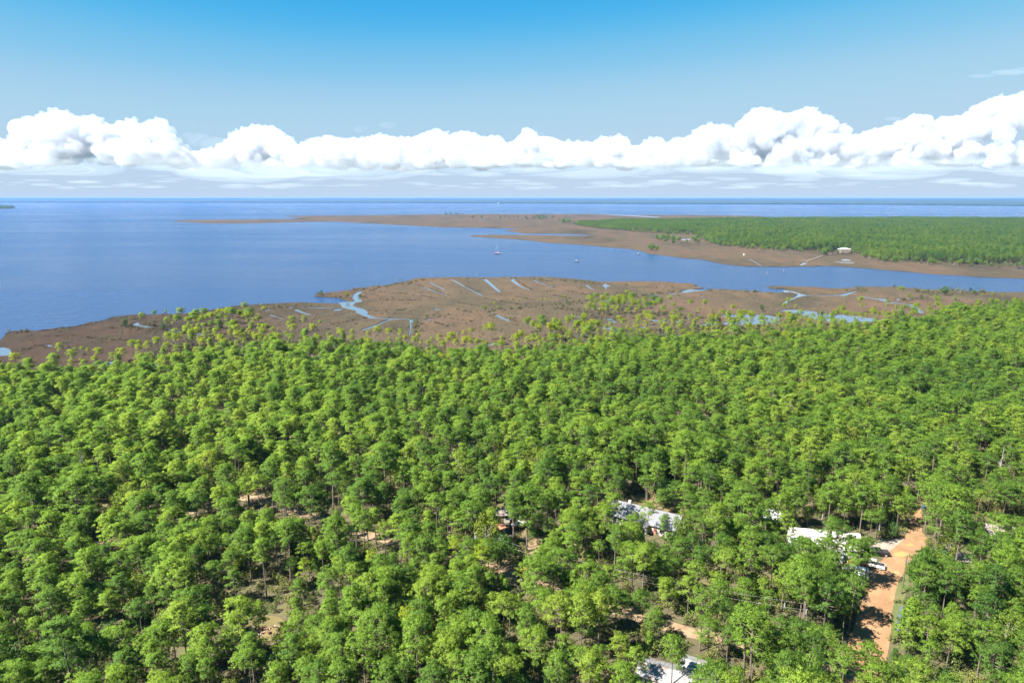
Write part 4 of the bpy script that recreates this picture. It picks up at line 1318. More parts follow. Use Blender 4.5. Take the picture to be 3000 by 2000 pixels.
# pale brush along that wood's near edge, bushes out on the far flats
eb = []
fe = gp('F', [(1310, 195), (1500, 232), (1850, 262), (2100, 285)]) + gp('G', [(200, 350), (330, 430), (450, 470), (850, 510), (1400, 540), (1780, 550), (1930, 530), (2110, 570), (2150, 630), (2340, 652)]) + gp('H', [(800, 658), (1100, 668), (1500, 680), (1700, 698), (2000, 698), (2352, 698)])
for a, b in zip(fe, fe[1:]):
    a, b = Vector(a), Vector(b)
    for i in range(int((b - a).length * .9)):
        p = a.lerp(b, FR.random()) + Vector((FR.gauss(0, 6), FR.gauss(-4, 16)))
        eb.append((p.x, p.y, LZ, FR.uniform(0, 6.28), FR.uniform(.35, .9), FR.choice([0, 0, 0, 1])))
for u0, v0, n, su, sv in ((1455, 640, 16, 60, 2), (1590, 640, 30, 40, 2.5), (1655, 652, 20, 20, 2), (1720, 627, 14, 7, .7), (1960, 706, 20, 16, 4), (2090, 708, 16, 40, 5), (1330, 629, 12, 26, .6), (1280, 628, 10, 10, .5), (2415, 749, 10, 6, 2), (1915, 735, 8, 6, 2)):
    for i in range(n):
        x, y = G(u0 + FR.gauss(0, su), v0 + FR.gauss(0, sv))
        if inside((x, y), pen): eb.append((x, y, LZ, FR.uniform(0, 6.28), FR.uniform(.6, 1.3), FR.choice([1, 1, 0])))
scatter('far_brush', eb, ['d0', 'f3'], ('grey brush and bushes along the far flats', 'brush'))

# ------------------------------------------------------------------ far shore across the bay, islet
def far_shore():
    us = np.linspace(-900, 3900, 420)
    def base_v(u):
        return np.interp(u, [-900, 0, 1000, 1500, 2000, 2500, 3000, 3900], [593.5, 593.8, 594.5, 596.5, 598.2, 599.8, 604.0, 609.0])
    V, F = [], []
    rows = [0, 0, .004, .012, .025, .05, .10, .2, .4, .8, 1.5, 3.0]
    nr = len(rows)
    for i, u in enumerate(us):
        x0, y0 = G(u, base_v(u))
        d = Vector((x0, y0)).normalized()
        for j, q in enumerate(rows):
            dist = Vector((x0, y0)).length * (1 + q)
            dist = min(dist, 29600 / max(d.y, .3))
            x, y = d.x * dist, d.y * dist
            if j == 0: z = 0.0
            else:
                z = 13 + 5.0 * noise.noise(Vector((x * .006, y * .006, 3))) + 5.5 * noise.noise(Vector((x * .03, y * .03, 8))) + 3.5 * rng.random()
                z += min(6, 12 * q) + 60 * min(1, max(0, q - .15) / 1.2)
            V.append((x, y, max(z, 0)))
    for i in range(len(us) - 1):
        for j in range(nr - 1):
            a = i * nr + j
            F.append((a, a + nr, a + nr + 1, a + 1))
    mb = MB(); mb.add(V, F)
    o = mb.build('far_shore_forest', M['far_canopy'])
    tag(o, 'hazy blue wooded shore along the horizon across the bay', 'forest', kind='stuff')


def mat_canopy():
    m, nt, bs = mat('far_canopy')
    f = ntex(nt, wpos(nt), 0.02, 4, .6)
    g = ntex(nt, wpos(nt), 0.0012, 4, .6)
    r = ramp(nt, f, [(0.3, (0.006, 0.018, 0.009)), (0.7, (0.020, 0.042, 0.016))])
    k = ramp(nt, g, [(0.3, (0.7, 0.75, 0.7)), (0.7, (1.25, 1.2, 1.1))])
    nt.links.new(mixc(nt, 1.0, r.outputs[0], k.outputs[0], 'MULTIPLY'), bs.inputs['Base Color'])
    bs.inputs['Roughness'].default_value = .95
    return m
M['far_canopy'] = mat_canopy()
far_shore()
# pale beach strip under it here and there, and the white houses on it
M['sand'] = plain('pale_sand', (0.55, 0.47, 0.36), .95)
M['white'] = plain('white_paint', (0.5, 0.5, 0.49), .55, 0, .05)
M['far_roof'] = plain('pale_roof', (0.6, 0.58, 0.55), .6)


def simple_house(name, x, y, rz, L, W, hw, hr, wall, roof, z=0.4, over=.5):
    e = empty(name, (x, y, z), rz)
    MB().box((0, 0, hw / 2), (L, W, hw)).build('wall', wall, e)
    for s_ in (-1, 1):
        xa, xb = s_ * (L / 2 - .14), s_ * (L / 2 - .02)
        MB().prism([(-W / 2 + .02, hw), (W / 2 - .02, hw), (0, hw + hr - .02)], min(xa, xb), max(xa, xb), 0, 'X').build('gable', wall, e)
    rf = MB()
    hx, hy = L / 2 + over, W / 2 + over
    dz = hr * over / (W / 2)
    for s_ in (-1, 1):
        top = [(-hx, 0, hw + hr + .10), (hx, 0, hw + hr + .10), (hx, s_ * hy, hw - dz + .10), (-hx, s_ * hy, hw - dz + .10)]
        bot = [(p[0], p[1], p[2] - .13) for p in top]
        vv = top + bot
        rf.add(vv, [(0, 1, 2, 3) if s_ < 0 else (3, 2, 1, 0), (7, 6, 5, 4) if s_ < 0 else (4, 5, 6, 7), (0, 3, 7, 4), (1, 5, 6, 2), (3, 2, 6, 7)])
    rf.build('roof', roof, e)
    return e

M['glass'] = plain('window_glass', (0.03, 0.04, 0.05), .08, 0, .2)
M['trim'] = plain('white_trim', (0.45, 0.45, 0.44), .5, 0, .04)
M['door'] = plain('door_paint', (0.25, 0.12, 0.08), .5)


def windows(e, L, W, hw, side, xs, w=1.1, h=1.2, sill=1.0, door=None):
    """windows on the long side (-1 towards -Y, +1 towards +Y) of a house"""
    for x in xs:
        yq = side * (W / 2 + .015)
        f = MB().box((x, yq, sill + h / 2), (w + .16, .06, h + .16)).build('window', M['trim'], e)
        MB().box((x, yq + side * .035, sill + h / 2), (w, .03, h)).build('pane', M['glass'], f)
    if door is not None:
        yq = side * (W / 2 + .02)
        d = MB().box((door, yq, 1.05), (1.0, .07, 2.05)).build('door', M['door'], e)
        MB().box((door + .38, yq + side * .06, 1.05), (.08, .06, .08)).build('handle', M['trim'], d)

for i, (u, v, L, lab) in enumerate(((2359, 597.6, 26, 'white house pair-end on the far wooded shore'), (2366, 597.8, 20, 'small white house beside its larger neighbour across the bay'), (2409, 598.0, 24, 'single white house among trees on the far shore'), (2744, 601.5, 26, 'white house on the far shore beyond the peninsula wood'),
                                   (1180, 595.0, 30, 'tall white building above the far tree line'), (1090, 594.6, 26, 'white house at the water across the open bay'), (1252, 595.2, 30, 'long pale house with a strip of beach across the bay'), (1460, 596.4, 22, 'tiny pale house across the bay behind the sailboat'))):
    x, y = G(u, v + .2)
    e = simple_house('shore_house', x, y, .2 * i, L, 14, 9, 5, M['white'], M['far_roof'])
    windows(e, L, 14, 9, -1, [-L / 4, L / 4], 2, 3, 3)
    tag(e, lab, 'house', 'houses on the far shore')

# wooded islet in the open bay
ix = gp('L', [(-120, 117), (0, 121), (60, 122), (105, 118), (95, 112), (0, 109), (-120, 108)])
sheet('islet', ix, [], LZ, M['marsh'], 1.0)
ip = []
for i in range(420):
    u, v = rng.uniform(-40, 43), rng.uniform(606.6, 611.6)
    x, y = G(u, v)
    if inside((x, y), ix): ip.append((x, y, .2, rng.uniform(0, 6), rng.uniform(.8, 1.5), rng.choice([0, 1, 3])))
scatter('islet_wood', ip, ['f0', 'f1', 'f2', 'f4'], ('dark trees on the small islet in the open bay', 'wood'))

# ------------------------------------------------------------------ BOATS
M['hull_dark'] = plain('navy_hull', (0.02, 0.025, 0.06), .3)
M['hull_red'] = plain('red_stripe', (0.35, 0.04, 0.04), .4)
M['hull_white'] = plain('white_hull', (0.42, 0.41, 0.38), .3, 0, .04)
M['hull_green'] = plain('pale_green_hull', (0.10, 0.15, 0.12), .35)
M['alu'] = plain('pale_metal', (0.45, 0.45, 0.45), .35, .3)
M['canvas'] = plain('sail_cover', (0.5, 0.2, 0.12), .8)


def hull(L, B, D, n=14, flare=.82):
    """boat hull along x: bow at +L/2; returns verts/faces (outside) and deck ring"""
    V, F = [], []
    for i in range(n + 1):
        t = i / n
        x = -L / 2 + L * t
        b = B / 2 * (0.78 + .22 * min(1, t / .35)) * (1 - max(0, (t - .45) / .55) ** 2.2)
        sheer = D * (1 + .30 * max(0, t - .3) ** 1.5)
        for s_, zz in ((1, 1), (flare, .45), (.42, 0), (-.42, 0), (-flare, .45), (-1, 1)):
            V.append((x + (zz * .06 * L * t if t > .8 else 0), s_ * b, sheer * zz - D * .32 if zz else -D * .32))
    m_ = 6
    for i in range(n):
        for k in range(m_ - 1):
            a = i * m_ + k
            F.append((a, a + m_, a + m_ + 1, a + 1))
    F.append(tuple(range(m_)))
    ring_top = [(i * m_) for i in range(n + 1)] + [(i * m_ + 5) for i in range(n, -1, -1)]
    return V, F, ring_top


def boat_hull(e, L, B, D, m_hull, m_deck):
    V, F, rt = hull(L, B, D)
    mb = MB(); mb.add(V, F, 0)
    h = mb.build('hull', m_hull, e, True)
    dk = MB(); pts = [(V[i][0], V[i][1] * .985, V[i][2] - .05) for i in rt]
    dk.add(pts, [tuple(range(len(pts)))[::-1]])
    dk.build('deck', m_deck, e)
    rl = MB(); rl.tube([(V[i][0], V[i][1], V[i][2] + .02) for i in rt] + [(V[rt[0]][0], V[rt[0]][1], V[rt[0]][2] + .02)], .05, 4)
    rl.build('gunwale', m_deck, e)
    return h

x, y = G(1458, 743)
sb = empty('sailboat', (x, y, 0), math.pi - .12)
boat_hull(sb, 10.2, 3.1, 1.45, M['hull_dark'], M['hull_white'])
MB().box((0, 0, -.03), (0.1, .1, .1)).build('keel', M['hull_dark'], sb)
st_ = MB(); V_, F_, rt_ = hull(10.25, 3.16, 1.5)
ring = [V_[i] for i in rt_]
st_.tube([(p[0], p[1], p[2] - .32) for p in ring] + [(ring[0][0], ring[0][1], ring[0][2] - .32)], .09, 4)
st_.build('stripe', M['hull_red'], sb)
cb = MB(); cb.prism([(-2.4, 1.0), (-2.2, 1.55), (1.6, 1.5), (2.4, 1.05)], -.85, .85); cabin = cb.build('cabin', M['hull_white'], sb)
for q in (-1.4, -.4, .6):
    for s_ in (-1, 1):
        MB().box((q, s_ * .86, 1.3), (.5, .03, .18)).build('window', M['glass'], cabin)
MB().tube([(0.9, 0, 1.0), (0.9, 0, 14.2)], [.09, .06], 6).build('mast', M['alu'], sb)
MB().tube([(0.9, 0, 2.4), (-3.6, 0, 2.3)], .07, 6).build('boom', M['alu'], sb)
sc = MB(); sc.tube([(.7, 0, 2.62), (-1.5, 0, 2.6), (-3.5, 0, 2.45)], [.2, .24, .12], 7); sc.build('furled_sail', M['canvas'], sb)
jib = MB(); jib.tube([(5.0, 0, 1.5), (3.0, 0, 7.0), (1.0, 0, 13.6)], [.07, .07, .04], 6); jib.build('furled_jib', M['hull_white'], sb)
for p in ((-4.9, 0, 1.2), (.4, 1.45, 1.1), (.4, -1.45, 1.1)):
    MB().tube([(.9, 0, 14.0), p], .01, 3).build('stay', M['alu'], sb)
for s_ in (-1, 1):
    rl = MB()
    for q in (-4.3, -2.6, -.9, .8, 2.5, 4.0):
        b_ = 1.5 * (1 - max(0, (q / 10.2 + .5 - .45) / .55) ** 2.2)
        rl.tube([(q, s_ * b_, 1.0), (q, s_ * b_, 1.75)], .02, 3)
    rl.build('stanchion_row', M['alu'], sb)
tag(sb, 'dark-hulled sailboat with bare mast anchored on the open bay', 'sailboat')


def skiff(u, v, rz, L, mh, lab, cover):
    x, y = G(u, v)
    e = empty('motorboat', (x, y, 0), rz)
    boat_hull(e, L, L * .38, .95, mh, M['hull_white'])
    MB().box((-.2, 0, 1.0), (1.1, .8, .9)).build('console', M['hull_white'], e)
    ws = MB(); ws.box((.42, 0, 1.65), (.05, .8, .5), ry=-.4); ws.build('windscreen', M['glass'], e)
    MB().box((-1.4, 0, .75), (.5, 1.6, .35)).build('seat', M['trim'], e)
    MB().box((1.2, 0, .72), (1.0, 1.2, .25)).build('bow_seat', M['trim'], e)
    om = MB().box((-L / 2 - .15, 0, .85), (.45, .4, .75)); om.box((-L / 2 - .15, 0, .15), (.2, .12, .9)); om.build('outboard_motor', M['hull_dark'], e)
    if cover:
        cv = MB().box((-.3, 0, 2.25), (2.4, 1.7, .08))
        cv.build('canopy', M['hull_white'], e)
        for a in (-1, 1):
            for b in (-1, 1):
                MB().tube([(-.3 + a * 1.1, b * .8, .8), (-.3 + a * 1.1, b * .8, 2.25)], .03, 4).build('canopy_post', M['alu'], e)
    tag(e, lab, 'boat')
skiff(1690, 766, .1, 6.2, M['hull_green'], 'small pale green motorboat moored on the bay near the marsh', True)
skiff(1871, 744.5, .25, 6.0, M['hull_white'], 'small white motorboat lying by the far marsh shore', True)

M['timber'] = plain('weathered_timber', (0.20, 0.165, 0.125), .9, 0, .3)
M['timber_pale'] = plain('pale_timber', (0.42, 0.35, 0.26), .9, 0, .25)
for u, v, lab in ((2246, 804.5, 'dark timber channel marker post in the creek, nearer the near marsh'), (2295, 797, 'dark timber channel marker post in the creek, nearer the canal fork')):
    x, y = G(u, v)
    e = empty('channel_marker', (x, y, 0))
    MB().tube([(0, 0, -1), (0, 0, 3.6)], [.22, .19], 8).build('pile', M['timber'], e)
    MB().box((0, -.22, 3.1), (.9, .06, .9), 0).build('board', M['timber'], e)
    tag(e, lab, 'marker')

# ------------------------------------------------------------------ stilt house on the far shore
x, y = G(2472, 743.5)
e = empty('stilt_house', (x, y, LZ), .06)
Lh, Wh = 17.0, 11.0
M['cream'] = plain('cream_siding', (0.50, 0.47, 0.42), .7)
M['grey_siding'] = plain('dark_siding', (0.09, 0.085, 0.10), .7)
M['white_metal'] = plain('white_metal_roof', (0.5, 0.49, 0.48), .4, 0, .05)
for i in range(6):
    for j in range(4):
        MB().box((-Lh / 2 + .3 + i * (Lh - .6) / 5, -Wh / 2 + .3 + j * (Wh - .6) / 3, .95), (.3, .3, 2.1)).build('stilt', M['timber'], e)
MB().box((0, 0, 2.1), (Lh, Wh, .25)).build('lower_deck', M['timber_pale'], e)
MB().box((0, .8, 3.45), (Lh - 3.6, Wh - 4.0, 2.5)).build('lower_wall', M['grey_siding'], e)
MB().box((0, 0, 4.8), (Lh, Wh, .25)).build('upper_deck', M['timber_pale'], e)
MB().box((0, .8, 6.15), (Lh - 3.6, Wh - 4.0, 2.5)).build('upper_wall', M['grey_siding'], e)
rf = MB()
hx, hy, z0, z1 = Lh / 2 + .6, Wh / 2 + .6, 7.3, 9.3
rf.add([(-hx, -hy, z0), (hx, -hy, z0), (hx, hy, z0), (-hx, hy, z0), (-hx * .42, 0, z1), (hx * .42, 0, z1)], [(0, 1, 5, 4), (1, 2, 5), (2, 3, 4, 5), (3, 0, 4), (3, 2, 1, 0)])
rf.build('roof', M['white_metal'], e)
for zz, nm in ((2.1, 'lower_railing'), (4.8, 'upper_railing')):
    r_ = MB()
    r_.box((0, -Wh / 2 + .05, zz + 1.1), (Lh, .1, .1)); r_.box((0, -Wh / 2 + .05, zz + .6), (Lh, .08, .5))
    for s_ in (-1, 1): r_.box((s_ * (Lh / 2 - .05), 0, zz + 1.1), (.1, Wh - .2, .1))
    r_.build(nm, M['timber_pale'], e)
for i in range(6):
    MB().box((-Lh / 2 + .2 + i * (Lh - .4) / 5, -Wh / 2 + .2, 4.75), (.2, .2, 5.1)).build('porch_post', M['timber_pale'], e)
for zz in (2.9, 5.6):
    for q in (-5, -2.2, 2.2, 5):
        f_ = MB().box((q, -Wh / 2 + 2.76, zz + .7), (1.5, .08, 1.4)).build('window', M['white'], e)
        MB().box((q, -Wh / 2 + 2.71, zz + .7), (1.3, .05, 1.2)).build('pane', M['glass'], f_)
    d_ = MB().box((0, -Wh / 2 + 2.77, zz + .5), (1.0, .08, 2.0)).build('door', M['white'], e)
    MB().box((.35, -Wh / 2 + 2.71, zz + .4), (.08, .06, .08)).build('handle', M['timber'], d_)
stp = MB()
for i in range(12):
    stp.box((Lh / 2 + .8 + i * .45, -1.5, 4.6 - i * .38), (.5, 1.6, .12))
stp.box((Lh / 2 + 3.2, -2.3, 2.5), (6.6, .12, .35), ry=.70); stp.box((Lh / 2 + 3.2, -.7, 2.5), (6.6, .12, .35), ry=.70)
stp.build('stair', M['timber_pale'], e)
tag(e, 'two-storey dark house on stilts with white hipped roof on the far marsh', 'house')
# its boardwalk to the creek
bw = gp('G', [(1785, 560), (1700, 572), (1600, 596), (1530, 620), (1440, 650), (1380, 660)])
e = empty('boardwalk', (bw[0][0], bw[0][1], LZ))
o0 = Vector((bw[0][0], bw[0][1]))
for a, b in zip(bw, bw[1:]):
    a, b = Vector(a) - o0, Vector(b) - o0
    d = b - a
    ang = math.atan2(d.y, d.x)
    m_ = (a + b) / 2
    MB().box((m_.x, m_.y, .95), (d.length + .4, 1.6, .12), rz=ang).build('walkway', M['timber'], e)
    k = int(d.length / 5)
    for i in range(k):
        p = a.lerp(b, (i + .5) / k)
        MB().box((p.x, p.y, .4), (.18, 1.5, 1.0), rz=ang).build('trestle', M['timber'], e)
tag(e, 'dark timber boardwalk running from the stilt house to the creek', 'boardwalk')
x, y = G(2180, 749)
e = empty('duck_blind', (x, y, LZ))
MB().box((0, 0, 1.2), (2.4, 2.0, 2.2)).build('wall', M['white'], e)
r_ = MB(); r_.prism([(-1.5, 2.3), (1.5, 2.3), (1.5, 2.4), (0, 3.0), (-1.5, 2.4)], -1.3, 1.3); r_.build('roof', M['white_metal'], e)
MB().box((0, -1.02, 1.3), (.9, .05, 1.4)).build('opening', M['glass'], e)
tag(e, 'tiny white hut alone on the far brown marsh', 'hut')

# ------------------------------------------------------------------ houses in the wood
def mat_ribbed(name, col, pitch, dirt=None):
    """sheet-metal or shingle roof: colour and wear only"""
    m, nt, bs = mat(name)
    tc = nt.nodes.new('ShaderNodeTexCoord')
    f = ntex(nt, tc.outputs['Object'], .9, 6, .7)
    r = ramp(nt, f, [(0.3, tuple(c * .82 for c in col)), (0.7, tuple(min(1, c * 1.08) for c in col))])
    c = r.outputs[0]
    if dirt:
        g = ntex(nt, tc.outputs['Object'], .35, 6, .7, .8)
        k = ramp(nt, g, [(0.50, (0, 0, 0)), (0.64, (1, 1, 1))])
        c = mixc(nt, k.outputs[0], c, dirt)
    nt.links.new(c, bs.inputs['Base Color'])
    bs.inputs['Roughness'].default_value = .5
    return m
M['roof_grey'] = mat_ribbed('grey_shingle_roof', (0.13, 0.13, 0.138), .3)
M['roof_white'] = mat_ribbed('white_sheet_roof', (0.50, 0.47, 0.44), .3, (0.34, 0.28, 0.20))
M['roof_tin'] = mat_ribbed('old_tin_roof', (0.20, 0.20, 0.20), .3, (0.12, 0.065, 0.035))
M['roof_tan'] = mat_ribbed('tan_roof', (0.20, 0.165, 0.14), .3)
M['wall_cream'] = plain('cream_wall', (0.45, 0.41, 0.36), .8, 0, .06)
M['wall_white'] = plain('white_wall', (0.55, 0.54, 0.52), .7, 0, .05)


def ribs(e, L, W, hw, hr, over, n, m_):
    """raised seams of a metal roof, each its own part"""
    hx, hy = L / 2 + over, W / 2 + over
    ln = math.hypot(hy, hr + hr * over / (W / 2))
    a = math.atan2(hr, W / 2)
    me = MB().box((0, 0, 0), (.05, ln, .05)).mesh('seam', m_)
    for s_ in (-1, 1):
        for i in range(n):
            o = link_mesh('roof_seam', me, e)
            o.location = (-hx + .3 + i * (2 * hx - .6) / (n - 1), s_ * hy / 2, hw + hr / 2 - hr * over / W + .12)
            o.rotation_euler = (-s_ * a, 0, 0)

# long grey-roofed house
a0, a1 = Vector(G(1831, 1470, 5.7)), Vector(G(1968, 1503, 5.7))
ang = math.atan2(a1.y - a0.y, a1.x - a0.x)
c0 = a0.lerp(a1, .48)
hg = simple_house('grey_roof_house', c0.x, c0.y, ang, 19, 8.5, 2.9, 2.3, M['wall_cream'], M['roof_grey'], FZ, .6)
windows(hg, 19, 8.5, 2.9, -1, [-8, -5.5, 6, 8], 1.3, 1.3, 1.0, door=4)
por = MB(); por.prism([(-2.6, 2.75), (2.6, 2.75), (0, 4.3)], -7.4, -1.0); por.build('porch_gable', M['roof_grey'], hg)
for q in (-2.3, 2.3): MB().box((q, -7.1, 1.37), (.2, .2, 2.75)).build('porch_post', M['trim'], hg)
MB().box((-6.0, 2.4, 4.3), (.7, .7, 1.2)).build('chimney', M['wall_cream'], hg)
for q, w in ((2.0, .6), (8.5, .5)): MB().box((q, -1.3, 4.75), (w, .35, .25)).build('roof_vent', M['timber'], hg)
tag(hg, 'long cream house with grey shingle roof beside a dry lawn', 'house')

# white-roofed house with a cross wing
c0 = Vector(G(2412, 1580, 3))
hw_ = simple_house('white_roof_house', c0.x, c0.y, -.22, 16, 8.6, 2.9, 2.2, M['wall_white'], M['roof_white'], FZ, .6)
windows(hw_, 16, 8.6, 2.9, -1, [-6, -4.4, 5.5, 7], 1.2, 1.2, 1.0, door=3)
ribs(hw_, 16, 8.6, 2.9, 2.2, .6, 16, M['roof_white'])
wg = MB(); wg.prism([(-3.6, 2.72), (3.6, 2.72), (3.6, 2.85), (0, 4.8), (-3.6, 2.85)], -7.6, -.6); wing = wg.build('wing_roof', M['roof_white'], hw_)
MB().box((0, -5.8, 1.35), (6.4, 3.0, 2.7)).build('wing_wall', M['wall_white'], hw_)
wgb = MB(); wgb.add([(-3.2, -7.33, 2.7), (3.2, -7.33, 2.7), (0, -7.33, 4.5)], [(0, 1, 2)]); wgb.build('wing_gable', M['wall_white'], hw_)
f_ = MB().box((0, -7.33, 1.5), (1.6, .07, 1.3)).build('window', M['trim'], hw_); MB().box((0, -7.38, 1.5), (1.4, .04, 1.1)).build('pane', M['glass'], f_)
tag(hw_, 'white house with bright white metal roof and front wing by the dirt road', 'house')
# its carport to the left
c0 = Vector(G(2262, 1532, 1))
cp = empty('carport', (c0.x, c0.y, FZ), -.2)
r_ = MB(); r_.prism([(-2.6, 2.6), (2.6, 2.6), (2.6, 2.7), (0, 3.3), (-2.6, 2.7)], -4, 4); r_.build('roof', M['white_metal'], cp)
for a in (-2.4, 2.4):
    for b in (-3.7, 0, 3.7): MB().box((a, b, 1.3), (.1, .1, 2.6)).build('post', M['alu'], cp)
tag(cp, 'white metal carport behind the pines west of the white-roofed house', 'carport')

# low tin-roofed home at the bottom
c0 = Vector(G(1985, 1990, 2.5))
ht = simple_house('tin_roof_home', c0.x, c0.y, -.44, 14, 5.4, 2.5, 1.0, M['wall_white'], M['roof_tin'], FZ + .3, .35)
windows(ht, 14, 5.4, 2.5, -1, [-5, -2, 3.5, 5.5], 1.0, 1.0, 1.0, door=1)
ribs(ht, 14, 5.4, 2.5, 1.0, .35, 18, M['roof_tin'])
MB().box((0, 0, -.2), (13.6, 5.0, .5)).build('skirting', M['timber'], ht)
tag(ht, 'low mobile home with rust-stained tin roof under the pines', 'house')
c0 = Vector(G(2050, 1957, 2.3))
sh = simple_house('tin_shed', c0.x, c0.y, -.44, 7.5, 4.4, 2.2, .8, M['wall_white'], M['roof_tin'], FZ, .3)
windows(sh, 7.5, 4.4, 2.2, -1, [-2], .9, .8, 1.0, door=1)
tag(sh, 'small tin-roofed shed behind the low mobile home', 'shed')

# half-hidden roofs right of the road
c0 = Vector(G(3000, 1572, 3))
h4 = simple_house('tan_roof_house', c0.x, c0.y, -.35, 17, 8.5, 2.8, 2.0, M['wall_cream'], M['roof_tan'], FZ, .5)
windows(h4, 17, 8.5, 2.8, -1, [-6, -3, 3, 6], 1.2, 1.2, 1.0, door=0)
tag(h4, 'house with faded tan roof among trees across the dirt road', 'house')
c0 = Vector(G(3030, 1640, 2.4))
h5 = simple_house('white_trailer_home', c0.x, c0.y, -.3, 13, 4.4, 2.6, .7, M['wall_white'], M['white_metal'], FZ + .2, .2)
windows(h5, 13, 4.4, 2.6, -1, [-4.5, -1.5, 4], 1.0, .9, 1.0, door=2)
MB().box((0, 0, -.12), (12.6, 4.0, .3)).build('skirting', M['timber'], h5)
tag(h5, 'white trailer home in front of the faded tan roof', 'trailer')
c0 = Vector(G(2818, 1648, 1.2))
h6 = simple_house('grey_roof_shed', c0.x, c0.y, -.3, 5.0, 3.8, 2.4, 1.0, M['wall_white'], M['roof_tan'], FZ, .4)
windows(h6, 5, 3.8, 2.4, -1, [-1.2], .8, .8, 1.0, door=.9)
tag(h6, 'small white-walled shed with a tan roof east of the pole', 'shed')


# ------------------------------------------------------------------ vehicles
M['car_black'] = plain('black_paint', (0.012, 0.012, 0.014), .2, 0, .1)
M['car_red'] = plain('red_paint', (0.20, 0.015, 0.012), .25, 0, .1)
M['car_white'] = plain('white_car_paint', (0.5, 0.49, 0.48), .25, 0, .04)
M['tyre'] = plain('tyre_rubber', (0.015, 0.015, 0.015), .9)
M['rim'] = plain('wheel_rim', (0.5, 0.5, 0.5), .3, .6)
M['lamp_red'] = plain('tail_lamp', (0.4, 0.02, 0.02), .3)
M['lamp_clear'] = plain('head_lamp', (0.8, 0.8, 0.75), .2)


def wheel(e, x, y, r, w):
    s_ = 1 if y > 0 else -1
    t_ = MB().tube([(x, y - w / 2, r), (x, y + w / 2, r)], r, 18).build('tyre', M['tyre'], e)
    MB().tube([(x, y + s_ * (w / 2 - .02), r), (x, y + s_ * (w / 2 + .02), r)], r * .6, 14).build('rim', M['rim'], t_)


def car(name, x, y, rz, paint, kind_, lab):
    """car along +x (front at +x)"""
    e = empty(name, (x, y, FZ + .05), rz)
    if kind_ == 'pickup':
        L, W, r = 5.7, 1.95, .40
        prof = [(-2.85, .45), (-2.85, 1.15), (-.95, 1.15), (-.95, 1.16), (1.35, 1.16), (2.7, 1.06), (2.85, .8), (2.85, .45)]
        cab = [(-1.0, 1.14), (-.85, 1.78), (.55, 1.80), (1.3, 1.14)]
    elif kind_ == 'van':
        L, W, r = 5.6, 2.0, .36
        prof = [(-2.8, .4), (-2.8, 1.3), (1.9, 1.3), (2.7, 1.1), (2.8, .8), (2.8, .4)]
        cab = [(-2.78, 1.28), (-2.7, 2.2), (1.1, 2.25), (1.95, 1.28)]
    else:
        L, W, r = 4.6, 1.8, .33
        prof = [(-2.3, .35), (-2.3, .95), (-1.6, 1.0), (1.0, .98), (2.1, .86), (2.3, .65), (2.3, .35)]
        cab = [(-1.75, .96), (-1.1, 1.46), (.25, 1.46), (1.05, .96)]
    b = MB(); b.prism(prof, -W / 2, W / 2); body = b.build('body', paint, e)
    c = MB(); c.prism(cab, -W / 2 + .14, W / 2 - .14); c.build('cab', paint, e)
    # glass
    for s_ in (-1, 1):
        g = MB()
        pr = [(cab[0][0] + .12, cab[0][1] + .06), (cab[1][0] + .08, cab[1][1] - .1), (cab[2][0] - .06, cab[2][1] - .1), (cab[3][0] - .16, cab[3][1] + .06)]
        if kind_ == 'van': pr[0] = (.3, 1.36); pr[1] = (.3, 2.05)
        g.prism(pr, s_ * (W / 2 - .14), s_ * (W / 2 - .115)); g.build('side_window', M['glass'], e)
    for (p, q), nm in (((cab[2], cab[3]), 'windscreen'), ((cab[0], cab[1]), 'rear_window')):
        d = Vector((q[0] - p[0], q[1] - p[1])); mid = Vector(((p[0] + q[0]) / 2, (p[1] + q[1]) / 2))
        n_ = Vector((-d.y, d.x)).normalized() * (.012 if nm == 'windscreen' else .012)
        if nm == 'windscreen' and n_.x < 0: n_ = -n_
        if nm == 'rear_window' and n_.x > 0: n_ = -n_
        g = MB().box((mid.x + n_.x, 0, mid.y + n_.y), (d.length * .78, W - .5, .02), ry=-math.atan2(d.y, d.x)); g.build(nm, M['glass'], e)
    if kind_ == 'pickup':
        MB().box((-1.9, 0, 1.165), (1.7, W - .3, .03)).build('bed', M['tyre'], e)
        MB().box((-2.9, 0, .55), (.14, W - .1, .2)).build('rear_bumper', M['rim'], e)
    MB().box((L / 2 + .03, 0, .52), (.12, W - .1, .2)).build('front_bumper', M['rim'], e)
    for s_ in (-1, 1):
        MB().box((L / 2 + .01, s_ * (W / 2 - .22), .78), (.05, .3, .14)).build('headlight', M['lamp_clear'], e)
        MB().box((-L / 2 - .01, s_ * (W / 2 - .12), .85), (.05, .16, .26)).build('tail_light', M['lamp_red'], e)
        MB().box((cab[3][0] - .15, s_ * (W / 2 + .02), cab[3][1] + .15), (.12, .2, .16)).build('mirror', paint, e)
        wheel(e, L / 2 - .95, s_ * (W / 2 - .1), r, .26)
        wheel(e, -L / 2 + 1.0, s_ * (W / 2 - .1), r, .26)
    tag(e, lab, 'car' if kind_ == 'sedan' else kind_ if kind_ == 'van' else 'pickup truck')
    return e

x, y = G(2568, 1630); car('pickup_truck', x, y, math.pi - .12, M['car_black'], 'pickup', 'black pickup truck parked nose-in beside the orange dirt road')
x, y = G(2553, 1664); car('pickup_truck', x, y, math.pi - .55, M['car_white'], 'pickup', 'white pickup truck parked under the pines by the dirt road')
x, y = G(2512, 1660); car('parked_car', x, y, math.pi - .5, M['car_red'], 'sedan', 'red car in the shade between the two pickups and the van')
x, y = G(2505, 1690); car('van', x, y, math.pi - .45, M['car_white'], 'van', 'white van under a pine left of the dirt road')
